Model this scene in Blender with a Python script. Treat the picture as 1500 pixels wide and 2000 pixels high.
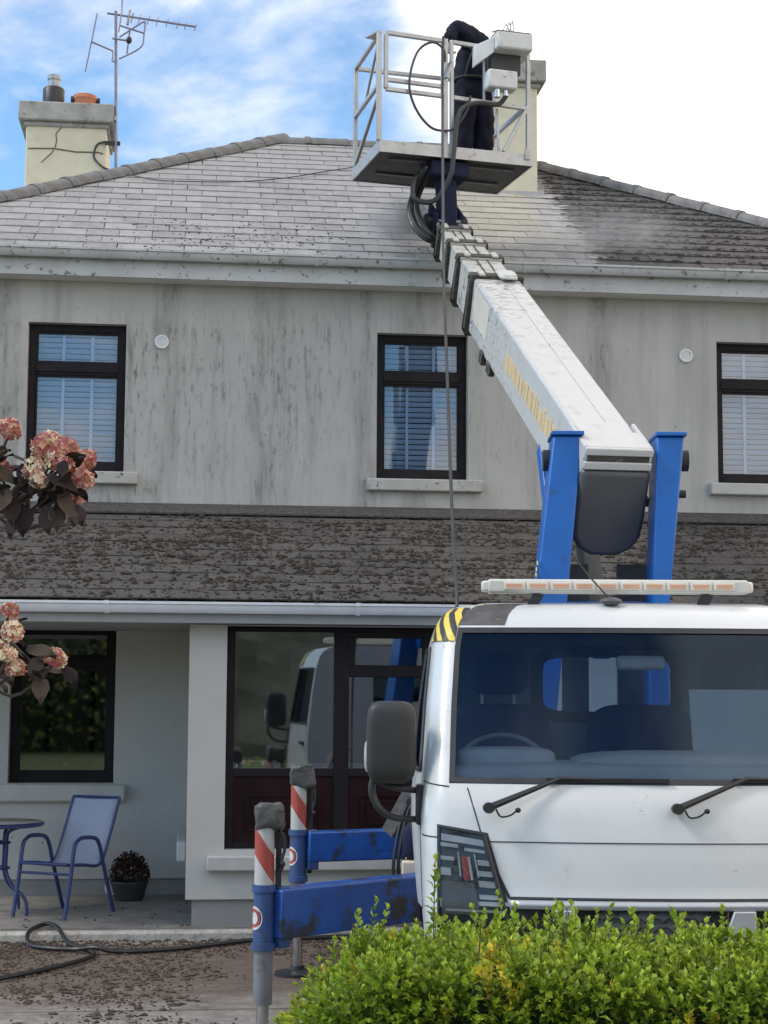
import bpy, bmesh, math, random
from math import sin, cos, pi, radians, sqrt, atan2
from mathutils import Vector, Matrix, noise as mnoise
random.seed(7)
rnd = random.uniform
for o in list(bpy.data.objects): bpy.data.objects.remove(o)
sc = bpy.context.scene
COL = sc.collection
V = Vector

# ------------------------------------------------------------------ camera
YAW, PIT, ROL = radians(6.37), radians(5.9), radians(.34)
CAM = V((0, -15.2, 1.9))
F = V((sin(YAW)*cos(PIT), cos(YAW)*cos(PIT), sin(PIT)))
r0 = V((cos(YAW), -sin(YAW), 0)); u0 = r0.cross(F)
RT = cos(ROL)*r0 + sin(ROL)*u0; UP = -sin(ROL)*r0 + cos(ROL)*u0
cd = bpy.data.cameras.new('camera'); cam = bpy.data.objects.new('camera', cd); COL.objects.link(cam)
cam.matrix_world = Matrix(((RT.x, UP.x, -F.x, CAM.x), (RT.y, UP.y, -F.y, CAM.y), (RT.z, UP.z, -F.z, CAM.z), (0, 0, 0, 1)))
cd.sensor_fit = 'VERTICAL'; cd.sensor_height = 24; cd.lens = 24*3300/2000; cd.clip_end = 2000; cd.clip_start = .05
sc.camera = cam
sc.render.resolution_x, sc.render.resolution_y = 768, 1024

# ------------------------------------------------------------------ world, sun, exposure
SUN_EL, SUN_AZ = radians(48), radians(-97)      # azimuth from +Y towards +X
w = bpy.data.worlds.new('World'); sc.world = w; w.use_nodes = True
nt = w.node_tree; nt.nodes.clear()
def N(t, typ, **k):
    n = t.nodes.new(typ)
    for a, b in k.items(): setattr(n, a, b)
    return n
def math_node(t, op, a, b=None, clamp=False):
    n = N(t, 'ShaderNodeMath', operation=op, use_clamp=clamp)
    for i, x in enumerate((a, b)):
        if x is None: continue
        if isinstance(x, (int, float)): n.inputs[i].default_value = x
        else: t.links.new(x, n.inputs[i])
    return n.outputs[0]
def ramp(t, fac, stops, interp='LINEAR'):
    n = N(t, 'ShaderNodeValToRGB'); n.color_ramp.interpolation = interp
    e = n.color_ramp.elements
    while len(e) < len(stops): e.new(.5)
    for el, (p, c) in zip(e, stops):
        el.position = p; el.color = (c, c, c, 1) if isinstance(c, (int, float)) else (*c, 1)
    t.links.new(fac, n.inputs[0]); return n.outputs[0]
def mix(t, fac, a, b, blend='MIX'):
    n = N(t, 'ShaderNodeMix', data_type='RGBA', blend_type=blend)
    for i, x in ((0, fac), (6, a), (7, b)):
        if isinstance(x, (int, float)): n.inputs[i].default_value = x
        elif isinstance(x, (tuple, list)): n.inputs[i].default_value = (*x[:3], 1)
        else: t.links.new(x, n.inputs[i])
    return n.outputs[2]
def noise_tex(t, vec, scale, detail=4, rough=.55, dist=0):
    n = N(t, 'ShaderNodeTexNoise'); n.inputs['Scale'].default_value = scale
    n.inputs['Detail'].default_value = detail; n.inputs['Roughness'].default_value = rough; n.inputs['Distortion'].default_value = dist
    if vec is not None: t.links.new(vec, n.inputs['Vector'])
    return n.outputs['Fac']
def mapping(t, vec, scale=(1, 1, 1), loc=(0, 0, 0), rot=(0, 0, 0)):
    n = N(t, 'ShaderNodeMapping'); n.inputs['Scale'].default_value = scale; n.inputs['Location'].default_value = loc; n.inputs['Rotation'].default_value = rot
    t.links.new(vec, n.inputs['Vector']); return n.outputs[0]
sky = N(nt, 'ShaderNodeTexSky', sky_type='NISHITA', sun_disc=False, sun_elevation=SUN_EL, sun_rotation=SUN_AZ, altitude=50, air_density=1.0, dust_density=.6, ozone_density=1.5)
tc = N(nt, 'ShaderNodeTexCoord')
sx = N(nt, 'ShaderNodeSeparateXYZ'); nt.links.new(tc.outputs['Generated'], sx.inputs[0])
zz = math_node(nt, 'ADD', math_node(nt, 'ABSOLUTE', sx.outputs[2]), .12)
cx = math_node(nt, 'DIVIDE', sx.outputs[0], zz); cy = math_node(nt, 'DIVIDE', sx.outputs[1], zz)
cmb = N(nt, 'ShaderNodeCombineXYZ'); nt.links.new(cx, cmb.inputs[0]); nt.links.new(cy, cmb.inputs[1])
cvec = mapping(nt, cmb.outputs[0], (1.0, .8, 1), (4.693, 5.151, 0), (0, 0, radians(25)))
n1 = noise_tex(nt, cvec, 1.5, 8, .52, .35)
n2 = noise_tex(nt, cvec, 5.5, 6, .6, .2)
cl = math_node(nt, 'ADD', math_node(nt, 'MULTIPLY', n1, .8), math_node(nt, 'MULTIPLY', n2, .2))
# a bank of bright cloud stands behind the right half of the house
bank = math_node(nt, 'MULTIPLY', math_node(nt, 'ADD', sx.outputs[0], math_node(nt, 'MULTIPLY', sx.outputs[1], .0)), .62)
bank = ramp(nt, sx.outputs[0], [(.10, 0.0), (.25, .27)])
cl = math_node(nt, 'ADD', math_node(nt, 'SUBTRACT', cl, .025), bank)
mask = ramp(nt, cl, [(.45, 0.0), (.68, 1.0)], 'EASE')
CLOUD = 9.0
cloudcol = N(nt, 'ShaderNodeRGB'); cloudcol.outputs[0].default_value = (CLOUD*1.07, CLOUD*.985, CLOUD*.885, 1)
skyc = mix(nt, 1.0, sky.outputs[0], (.80, 1.0, 1.08), 'MULTIPLY')
shade = ramp(nt, noise_tex(nt, cvec, 2.3, 7, .55, .3), [(.30, (.60, .60, .61)), (.62, (1.0, 1.0, 1.0))])
fin = mix(nt, mask, skyc, mix(nt, 1.0, cloudcol.outputs[0], shade, 'MULTIPLY'))
bg = N(nt, 'ShaderNodeBackground'); bg.inputs[1].default_value = .15
nt.links.new(fin, bg.inputs[0])
wo = N(nt, 'ShaderNodeOutputWorld'); nt.links.new(bg.outputs[0], wo.inputs[0])

sl = bpy.data.lights.new('sun', 'SUN'); sl.energy = 1.5; sl.angle = radians(14); sl.color = (1, .93, .83)
so = bpy.data.objects.new('sun', sl); COL.objects.link(so)
sd = V((sin(SUN_AZ)*cos(SUN_EL), cos(SUN_AZ)*cos(SUN_EL), sin(SUN_EL)))
so.rotation_euler = (-sd).to_track_quat('-Z', 'Y').to_euler(); so.location = (-20, 20, 40)
sc.view_settings.view_transform = 'Standard'; sc.view_settings.look = 'None'
sc.view_settings.exposure = 0.5; sc.view_settings.gamma = 1

# ------------------------------------------------------------------ materials
MAT = {}
def new_mat(name):
    m = bpy.data.materials.new(name); m.use_nodes = True; t = m.node_tree; t.nodes.clear()
    out = N(t, 'ShaderNodeOutputMaterial'); b = N(t, 'ShaderNodeBsdfPrincipled'); t.links.new(b.outputs[0], out.inputs[0])
    MAT[name] = m; return m, t, b
def setin(t, b, name, x):
    if isinstance(x, (int, float)): b.inputs[name].default_value = x
    elif isinstance(x, (tuple, list)): b.inputs[name].default_value = (*x[:3], 1)
    else: t.links.new(x, b.inputs[name])
def bump(t, b, h, strength=.3, dist=.01):
    n = N(t, 'ShaderNodeBump'); n.inputs['Strength'].default_value = strength; n.inputs['Distance'].default_value = dist
    t.links.new(h, n.inputs['Height']); t.links.new(n.outputs[0], b.inputs['Normal'])
def pos(t): return N(t, 'ShaderNodeNewGeometry').outputs['Position']
def obc(t): return N(t, 'ShaderNodeTexCoord').outputs['Object']
def simple(name, col, rough=.5, metal=0, var=.18, vs=6, bmp=.0, bs=60, dirt=None, ds=9, dth=(.55, .7), coat=0):
    m, t, b = new_mat(name); p = obc(t)
    n = noise_tex(t, p, vs, 5)
    lo = tuple(c*(1-var) for c in col); hi = tuple(min(1, c*(1+var)) for c in col)
    c = ramp(t, n, [(.3, lo), (.7, hi)])
    if dirt:
        c = mix(t, ramp(t, noise_tex(t, p, ds, 6, .65), [(dth[0], 0), (dth[1], 1)]), c, dirt)
    setin(t, b, 'Base Color', c); setin(t, b, 'Roughness', ramp(t, noise_tex(t, p, vs*3, 3), [(.3, max(0, rough-.08)), (.7, min(1, rough+.08))])); setin(t, b, 'Metallic', metal)
    if coat: b.inputs['Coat Weight'].default_value = coat; b.inputs['Coat Roughness'].default_value = .08
    if bmp: bump(t, b, noise_tex(t, p, bs, 4), bmp, .01)
    return m

# painted render wall with dark run-off streaks and splashes of moss dirt
def wall_mat(name, base, streak, plain=False):
    m, t, b = new_mat(name); p = pos(t)
    c = ramp(t, noise_tex(t, p, 1.3, 5), [(.3, tuple(x*.93 for x in base)), (.7, tuple(min(1, x*1.05) for x in base))])
    s = N(t, 'ShaderNodeSeparateXYZ'); t.links.new(p, s.inputs[0])
    if not plain:
        # broad soft runs
        a = noise_tex(t, mapping(t, p, (2.2, 1, .16)), 2.0, 4, .6)
        up = ramp(t, math_node(t, 'DIVIDE', s.outputs[2], 6.0), [(.55, 0), (.58, 1)])
        c = mix(t, math_node(t, 'MULTIPLY', math_node(t, 'MULTIPLY', ramp(t, a, [(.5, 0), (.72, 1)]), up), streak*.42), c, (.20, .195, .18))
        # splash zones: between the windows and under the eave, thinner to the right
        zone = noise_tex(t, mapping(t, p, (.9, 1, .45)), 1.0, 3)
        zone = ramp(t, zone, [(.36, 0), (.60, 1)])
        c = mix(t, math_node(t, 'MULTIPLY', math_node(t, 'MULTIPLY', zone, up), .30), c, (.24, .235, .21))
        xfade = ramp(t, math_node(t, 'DIVIDE', s.outputs[0], 6.0), [(.10, 1), (.72, .12)])
        zone = math_node(t, 'MULTIPLY', zone, xfade)
        # rain-cleaned band just under the soffit
        zf = math_node(t, 'MULTIPLY', ramp(t, math_node(t, 'DIVIDE', s.outputs[2], 6.0), [(.82, 1), (.915, .1)]), ramp(t, math_node(t, 'DIVIDE', s.outputs[2], 6.0), [(.55, 0), (.58, 1)]))
        zone = math_node(t, 'MULTIPLY', zone, zf)
        wob = math_node(t, 'MULTIPLY', math_node(t, 'SUBTRACT', noise_tex(t, mapping(t, p, (3, 1, .8)), 1.5, 4), .5), .5)
        xr_ = math_node(t, 'ADD', s.outputs[0], wob)
        runs = None
        for x_, w_ in ((3.72, .26), (1.50, .17), (2.02, .14), (-.28, .16), (.55, .12), (-1.72, .2)):
            g_ = ramp(t, math_node(t, 'DIVIDE', math_node(t, 'ABSOLUTE', math_node(t, 'SUBTRACT', xr_, x_)), w_), [(0, 1), (1, 0)], 'EASE')
            runs = g_ if runs is None else math_node(t, 'MAXIMUM', runs, g_)
        runs = math_node(t, 'MULTIPLY', math_node(t, 'MULTIPLY', runs, up), ramp(t, noise_tex(t, mapping(t, p, (9, 1, 1.6)), 1.0, 5, .65), [(.32, .15), (.62, 1)]))
        c = mix(t, math_node(t, 'MULTIPLY', runs, .42), c, (.19, .178, .16))
        zone = math_node(t, 'MAXIMUM', zone, math_node(t, 'MULTIPLY', runs, .9))
        d = noise_tex(t, mapping(t, p, (20, 10, 5.6)), 1.0, 6, .68)
        sp = ramp(t, d, [(.53, 0), (.66, 1)])
        c = mix(t, math_node(t, 'MULTIPLY', math_node(t, 'MULTIPLY', sp, zone), streak*.8), c, (.075, .071, .06))
        d2 = noise_tex(t, mapping(t, p, (13, 10, 9)), 2.2, 5, .6)
        c = mix(t, math_node(t, 'MULTIPLY', ramp(t, d2, [(.66, 0), (.70, 1)]), streak*.8), c, (.05, .047, .04))
        d3 = noise_tex(t, mapping(t, p, (17, 9, 1.5)), 1.0, 4, .6)
        c = mix(t, math_node(t, 'MULTIPLY', math_node(t, 'MULTIPLY', ramp(t, d3, [(.52, 0), (.68, 1)]), zone), streak*.55), c, (.10, .098, .085))
    setin(t, b, 'Base Color', c); setin(t, b, 'Roughness', .85)
    bump(t, b, noise_tex(t, p, 70, 5, .7), .35, .008)
    return m
wall_mat('wall_render', (.505, .485, .46), 1.0)
wall_mat('wall_porch', (.54, .525, .485), 0, True)
wall_mat('plinth_paint', (.30, .295, .28), 0, True)

def slate_mat():
    m, t, b = new_mat('slate'); p = pos(t)
    oi = N(t, 'ShaderNodeObjectInfo').outputs['Random']
    s = N(t, 'ShaderNodeSeparateXYZ'); t.links.new(p, s.inputs[0])
    c = ramp(t, noise_tex(t, p, 9, 5, .6), [(.25, (.240, .230, .224)), (.75, (.350, .337, .326))])
    c = mix(t, 1.0, c, ramp(t, oi, [(0, .86), (1, 1.12)]), 'MULTIPLY')
    # yellowish wash under the right chimney
    yx = math_node(t, 'MULTIPLY', ramp(t, math_node(t, 'SUBTRACT', s.outputs[0], 2.0), [(.50, 0), (.62, 1)]), ramp(t, math_node(t, 'SUBTRACT', s.outputs[0], 3.0), [(.33, 1), (.45, 0)]))
    yy = ramp(t, s.outputs[1], [(.05, 0), (.9, 1)])
    c = mix(t, math_node(t, 'MULTIPLY', math_node(t, 'MULTIPLY', yx, yy), .32), c, (.46, .42, .27))
    # dark moss specks left after washing
    sp = noise_tex(t, p, 22, 6, .7)
    zn = ramp(t, noise_tex(t, mapping(t, p, (.55, 1.1, 1)), 1.25, 4), [(.53, 0), (.66, 1)])
    c = mix(t, math_node(t, 'MULTIPLY', ramp(t, sp, [(.56, 0), (.63, 1)]), zn), c, (.05, .047, .042))
    # unwashed moss-grown right part with a ragged edge
    rag = math_node(t, 'ADD', s.outputs[0], math_node(t, 'MULTIPLY', math_node(t, 'SUBTRACT', noise_tex(t, mapping(t, p, (1.8, 3, 3)), 2.6, 6, .75), .5), 1.1))
    ms = ramp(t, math_node(t, 'SUBTRACT', rag, 3.0), [(.66, 0), (.74, 1)])
    # it thins out to bare slate towards the gutter
    low = ramp(t, s.outputs[1], [(.0, .62), (.6, 1)])
    mm = math_node(t, 'ADD', noise_tex(t, mapping(t, p, (2.2, 5, 5)), 2.0, 6, .68), math_node(t, 'MULTIPLY', low, .42))
    ms = math_node(t, 'MULTIPLY', ms, ramp(t, mm, [(.50, 0), (.66, 1)]))
    mc = ramp(t, noise_tex(t, p, 30, 6, .7), [(.3, (.022, .019, .018)), (.7, (.068, .060, .057))])
    c = mix(t, ms, c, mc)
    setin(t, b, 'Base Color', c); setin(t, b, 'Roughness', .62)
    bump(t, b, noise_tex(t, p, 45, 5, .7), .25, .01)
slate_mat()
def porch_slate_mat():
    m, t, b = new_mat('porch_slate'); p = pos(t)
    oi = N(t, 'ShaderNodeObjectInfo').outputs['Random']
    c = ramp(t, noise_tex(t, p, 28, 7, .72), [(.3, (.035, .031, .028)), (.55, (.085, .076, .069)), (.75, (.14, .128, .118))])
    c = mix(t, 1.0, c, ramp(t, oi, [(0, .85), (1, 1.12)]), 'MULTIPLY')
    setin(t, b, 'Base Color', c); setin(t, b, 'Roughness', .9)
    bump(t, b, noise_tex(t, p, 60, 6, .75), .7, .02)
porch_slate_mat()
simple('moss', (.042, .034, .027), .95, var=.6, vs=30, bmp=.5, bs=90)
simple('moss_brown', (.070, .050, .036), .95, var=.5, vs=30, bmp=.5, bs=90)
simple('moss_grey', (.070, .062, .058), .95, var=.5, vs=30, bmp=.5, bs=90)
simple('ridge_tile', (.17, .165, .16), .85, var=.3, vs=8, bmp=.4, bs=40, dirt=(.08, .075, .07), ds=6)
simple('white_upvc', (.47, .47, .465), .5, var=.12, vs=3, dirt=(.12, .115, .10), ds=14, dth=(.58, .68))
simple('white_upvc_clean', (.70, .715, .74), .35, var=.05, dirt=(.2, .2, .19), ds=28, dth=(.68, .74))
simple('grey_fascia', (.36, .365, .37), .5, var=.06)
simple('soffit_white', (.72, .71, .69), .6, var=.05)
simple('frame_brown', (.016, .013, .015), .6, var=.2)
simple('panel_mahogany', (.022, .008, .008), .35, var=.3, vs=3)
simple('sill_conc', (.45, .44, .41), .85, var=.12, bmp=.3, dirt=(.06, .058, .05), ds=22, dth=(.60, .68))
simple('sill_clean', (.50, .49, .46), .8, var=.08, bmp=.2)
simple('chimney_cream', (.66, .61, .46), .9, var=.07, bmp=.3, dirt=(.45, .42, .33), ds=5, dth=(.6, .8))
simple('chimney_cap', (.36, .35, .32), .9, var=.2, bmp=.3, dirt=(.13, .13, .12), ds=7)
simple('crack', (.16, .14, .1), .9)
simple('terracotta', (.48, .18, .10), .8, var=.2)
simple('black_metal', (.02, .02, .023), .5, var=.2)
simple('galv', (.36, .36, .37), .42, .7, var=.2)
simple('aerial_metal', (.24, .23, .28), .45, .6, var=.2)
simple('blind_skylit', (.70, .82, .98), .5, var=.03)  # white slats; the blue of the skylight is put into their colour
simple('vent_white', (.72, .72, .72), .5, var=.05)
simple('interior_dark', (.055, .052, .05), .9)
simple('interior_wall', (.30, .30, .28), .9)
simple('white_paint', (.60, .605, .60), .33, var=.04, vs=3, dirt=(.36, .35, .33), ds=4, dth=(.62, .85), coat=.4)
simple('white_boom', (.53, .525, .51), .45, var=.05, dirt=(.40, .385, .36), ds=6, dth=(.55, .75), coat=.15)
simple('boom_grimy', (.46, .45, .42), .5, var=.1, dirt=(.09, .08, .065), ds=12, dth=(.56, .68))
simple('grime_dark', (.06, .055, .046), .8, var=.5, vs=25, dirt=(.35, .33, .29), ds=18, dth=(.62, .72))
simple('blue_paint', (.002, .105, .40), .42, var=.1, dirt=(.02, .04, .08), ds=7, dth=(.60, .76), coat=.1)
simple('blue_grimy', (.010, .075, .32), .4, var=.15, dirt=(.025, .025, .027), ds=4.5, dth=(.50, .60), coat=.2)
simple('blue_leg', (.035, .075, .20), .5, var=.15, dirt=(.05, .05, .055), ds=9, dth=(.55, .7))
simple('grey_tape', (.078, .074, .069), .55, var=.35, vs=14, bmp=.9, bs=22, dirt=(.28, .27, .25), ds=20, dth=(.62, .75))
simple('grey_leg', (.18, .18, .185), .55, var=.2, dirt=(.08, .08, .08), ds=12)
simple('chrome_rod', (.55, .55, .56), .22, 1, var=.1)
simple('lens_grey', (.10, .098, .092), .4, var=.15)
simple('plate_dark', (.075, .077, .083), .45, var=.10, vs=3)
simple('black_plastic', (.022, .022, .024), .45, var=.15)
simple('mirror_plastic', (.024, .024, .024), .48, var=.15, vs=4, bmp=.12, bs=200)
simple('rubber', (.014, .014, .015), .7, var=.2)
simple('silver_plastic', (.50, .51, .53), .35, .3, var=.05)
simple('reflector', (.46, .455, .45), .5, .4, var=.15, vs=20)
simple('lamp_dark', (.03, .03, .033), .3, var=.3)
simple('lamp_red', (.35, .05, .04), .3, var=.1)
simple('amber', (.72, .36, .22), .3, var=.1, vs=40)
simple('bar_cream', (.68, .64, .56), .35, var=.05)
simple('bar_frame', (.58, .57, .52), .4, var=.08)
simple('seat_navy', (.018, .022, .05), .8, var=.2)
simple('dash_grey', (.44, .45, .43), .7, var=.08)
simple('cab_trim', (.16, .17, .18), .75, var=.08)
simple('paper', (.27, .33, .33), .8, var=.03)
simple('basket_metal', (.45, .45, .45), .42, .45, var=.1, dirt=(.18, .15, .12), ds=13, dth=(.6, .72))
simple('basket_under', (.055, .054, .055), .6, .2, var=.15, vs=5)
simple('box_white', (.64, .64, .62), .45, var=.07, dirt=(.28, .25, .2), ds=9, dth=(.58, .72))
simple('dark_cloth', (.012, .013, .026), .85, var=.25, bmp=.3, bs=30)
simple('skin_tan', (.42, .26, .19), .6)
simple('chair_blue', (.030, .045, .145), .35, var=.15)
simple('chair_fabric', (.34, .37, .47), .8, var=.05, vs=2, bmp=.25, bs=300)
simple('pot_grey', (.045, .045, .043), .6, var=.2)
simple('hose_black', (.018, .018, .018), .45, var=.2)
simple('hose_grey', (.045, .043, .042), .5, var=.2)
simple('brass', (.62, .42, .12), .25, 1, var=.1)
simple('wood_frame', (.16, .11, .08), .6)
simple('stem', (.05, .03, .02), .8)
simple('twig', (.10, .085, .035), .8)
simple('orange_letter', (.66, .50, .29), .5, var=.06)
simple('yellow_letter', (.7, .6, .12), .5)
simple('red_paint', (.46, .055, .04), .5, var=.12, dirt=(.15, .09, .07), ds=14, dth=(.64, .74))
simple('sleeve_white', (.60, .59, .56), .5, var=.08, dirt=(.3, .28, .25), ds=11)
simple('pale_block', (.62, .54, .42), .7, var=.12)
simple('cable_dark', (.05, .045, .045), .6)

for nm_ in ('frame_brown', 'panel_mahogany', 'dark_cloth', 'seat_navy'):
    for n_ in MAT[nm_].node_tree.nodes:
        if n_.type == 'BSDF_PRINCIPLED': n_.inputs['Specular IOR Level'].default_value = .2
def scuffs(nm_, col, th):        # small dark scuffs and chips over painted panels
    t = MAT[nm_].node_tree; b = [n for n in t.nodes if n.type == 'BSDF_PRINCIPLED'][0]
    src = b.inputs['Base Color'].links[0].from_socket; p = obc(t)
    f = ramp(t, noise_tex(t, mapping(t, p, (5, 5, 14)), 2.2, 6, .72, .6), [(th, 0), (th+.025, 1)])
    z = ramp(t, noise_tex(t, p, 2.6, 3), [(.48, 0), (.58, 1)])
    if nm_ == 'white_boom':
        sp_ = N(t, 'ShaderNodeSeparateXYZ'); t.links.new(p, sp_.inputs[0])
        z = ramp(t, math_node(t, 'DIVIDE', sp_.outputs[1], 6.0), [(.48, 0), (.76, 1)])
    t.links.new(mix(t, math_node(t, 'MULTIPLY', math_node(t, 'MULTIPLY', f, z), .75), src, col), b.inputs['Base Color'])
scuffs('white_paint', (.16, .15, .14), .66); scuffs('white_boom', (.10, .09, .075), .55); scuffs('blue_paint', (.12, .14, .17), .66); scuffs('blue_grimy', (.16, .15, .13), .62)
def concrete():
    m, t, b = new_mat('drive_concrete'); p = pos(t)
    s = N(t, 'ShaderNodeSeparateXYZ'); t.links.new(p, s.inputs[0])
    pale = ramp(t, noise_tex(t, p, 14, 7, .7), [(.3, (.20, .175, .15)), (.7, (.40, .37, .33))])
    brown = ramp(t, noise_tex(t, p, 20, 7, .72), [(.3, (.075, .050, .035)), (.7, (.215, .163, .125))])
    n = math_node(t, 'MULTIPLY', math_node(t, 'SUBTRACT', noise_tex(t, mapping(t, p, (.7, 2.2, 1)), 1.6, 6, .65), .5), 2.6)
    yy = math_node(t, 'ADD', math_node(t, 'ADD', s.outputs[1], n), 6.0)
    f = ramp(t, math_node(t, 'DIVIDE', yy, 5.0), [(.16, 0), (.36, 1)])
    e = ramp(t, math_node(t, 'ADD', math_node(t, 'ADD', s.outputs[1], math_node(t, 'MULTIPLY', n, .12)), 3.0), [(.60, 1), (.74, 0)])
    c = mix(t, math_node(t, 'MULTIPLY', f, e), pale, brown)
    # wet, dirtier film
    c = mix(t, ramp(t, noise_tex(t, p, 4, 5, .7), [(.45, 0), (.72, .65)]), c, (.085, .062, .046))
    setin(t, b, 'Base Color', c); setin(t, b, 'Roughness', .75); bump(t, b, noise_tex(t, p, 55, 6, .75), .8, .02)
concrete()
def floor_mat():
    m, t, b = new_mat('porch_floor'); p = pos(t)
    c = ramp(t, noise_tex(t, p, 5, 7, .7), [(.3, (.15, .135, .12)), (.7, (.31, .285, .255))])
    c = mix(t, ramp(t, noise_tex(t, mapping(t, p, (3, 9, 1)), 3, 5, .7), [(.6, 0), (.7, .7)]), c, (.12, .10, .085))
    setin(t, b, 'Base Color', c); setin(t, b, 'Roughness', .6); bump(t, b, noise_tex(t, p, 80, 4), .3, .006)
    m, t, b = new_mat('kerb_concrete'); p = pos(t)
    c = ramp(t, noise_tex(t, p, 12, 7, .7), [(.3, (.30, .27, .23)), (.65, (.56, .52, .46))])
    c = mix(t, ramp(t, noise_tex(t, p, 18, 5, .7), [(.60, 0), (.68, .8)]), c, (.10, .08, .065))
    setin(t, b, 'Base Color', c); setin(t, b, 'Roughness', .85); bump(t, b, noise_tex(t, p, 60, 5), .6, .015)
    m, t, b = new_mat('ground_grass'); p = pos(t)
    setin(t, b, 'Base Color', ramp(t, noise_tex(t, p, 3, 6, .7), [(.3, (.03, .05, .015)), (.7, (.07, .10, .03))])); setin(t, b, 'Roughness', .9)
floor_mat()
def glass(name, tint=(.85, .9, .92), k=1.0, base=.03, rough=.008, gcol=(1, 1, 1)):
    m = bpy.data.materials.new(name); m.use_nodes = True; t = m.node_tree; t.nodes.clear(); MAT[name] = m
    out = N(t, 'ShaderNodeOutputMaterial'); mx = N(t, 'ShaderNodeMixShader')
    tr = N(t, 'ShaderNodeBsdfTransparent'); tr.inputs[0].default_value = (*tint, 1)
    gl = N(t, 'ShaderNodeBsdfGlossy'); gl.inputs['Roughness'].default_value = rough; gl.inputs[0].default_value = (*gcol, 1)
    fr = N(t, 'ShaderNodeFresnel'); fr.inputs[0].default_value = 1.5
    fac = math_node(t, 'ADD', math_node(t, 'MULTIPLY', fr.outputs[0], k), base, True)
    t.links.new(fac, mx.inputs[0]); t.links.new(tr.outputs[0], mx.inputs[1]); t.links.new(gl.outputs[0], mx.inputs[2]); t.links.new(mx.outputs[0], out.inputs[0])
glass('window_glass', (.84, .90, .96), 1.3, .02)
glass('porch_glass', (.70, .74, .74), 1.8, .13, .02)
glass('windscreen_glass', (.66, .74, .82), 1.0, .005, .004, (.42, .60, .85))
glass('lamp_glass', (.90, .92, .93), .6, .0)
glass('table_glass', (.25, .28, .28), 1.4, .03)
def stripes(name, ca, cb, scale, ang, axis=(1, 0, 0)):
    m, t, b = new_mat(name); p = obc(t)
    n = N(t, 'ShaderNodeTexWave', wave_type='BANDS', bands_direction='X', wave_profile='SIN')
    n.inputs['Scale'].default_value = scale; n.inputs['Distortion'].default_value = .6; n.inputs['Detail Scale'].default_value = 3
    t.links.new(mapping(t, p, (1, 1, 1), (0, 0, 0), ang), n.inputs[0])
    c = ramp(t, n.outputs['Fac'], [(.47, ca), (.53, cb)])
    c = mix(t, ramp(t, noise_tex(t, p, 40, 5, .7), [(.6, 0), (.75, .6)]), c, (.2, .18, .14))
    setin(t, b, 'Base Color', c); setin(t, b, 'Roughness', .45); bump(t, b, noise_tex(t, p, 30, 4), .5, .01)
stripes('hazard_tape', (.03, .028, .025), (.75, .55, .07), 5.2, (0, radians(35), radians(20)))
def attr_leaf(name, rough=.5, trans=.25, spec=.35):
    m, t, b = new_mat(name)
    a = N(t, 'ShaderNodeVertexColor'); a.layer_name = 'tint'
    setin(t, b, 'Base Color', a.outputs[0]); setin(t, b, 'Roughness', rough); b.inputs['Specular IOR Level'].default_value = spec
    if trans:
        out = [n for n in t.nodes if n.type == 'OUTPUT_MATERIAL'][0]
        tl = N(t, 'ShaderNodeBsdfTranslucent'); t.links.new(a.outputs[0], tl.inputs[0])
        mx = N(t, 'ShaderNodeMixShader'); mx.inputs[0].default_value = trans
        t.links.new(b.outputs[0], mx.inputs[1]); t.links.new(tl.outputs[0], mx.inputs[2]); t.links.new(mx.outputs[0], out.inputs[0])
attr_leaf('leaf_tint', .42, .3); attr_leaf('flower_tint', .8, .25, .1)
def leaf_solid():
    m, t, b = new_mat('hydrangea_leaf')
    oi = N(t, 'ShaderNodeObjectInfo').outputs['Random']
    c = ramp(t, oi, [(0, (.016, .010, .010)), (.5, (.036, .024, .022)), (.85, (.055, .042, .030)), (1, (.10, .07, .05))])
    setin(t, b, 'Base Color', c); setin(t, b, 'Roughness', .7); b.inputs['Specular IOR Level'].default_value = .2
leaf_solid()

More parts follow.
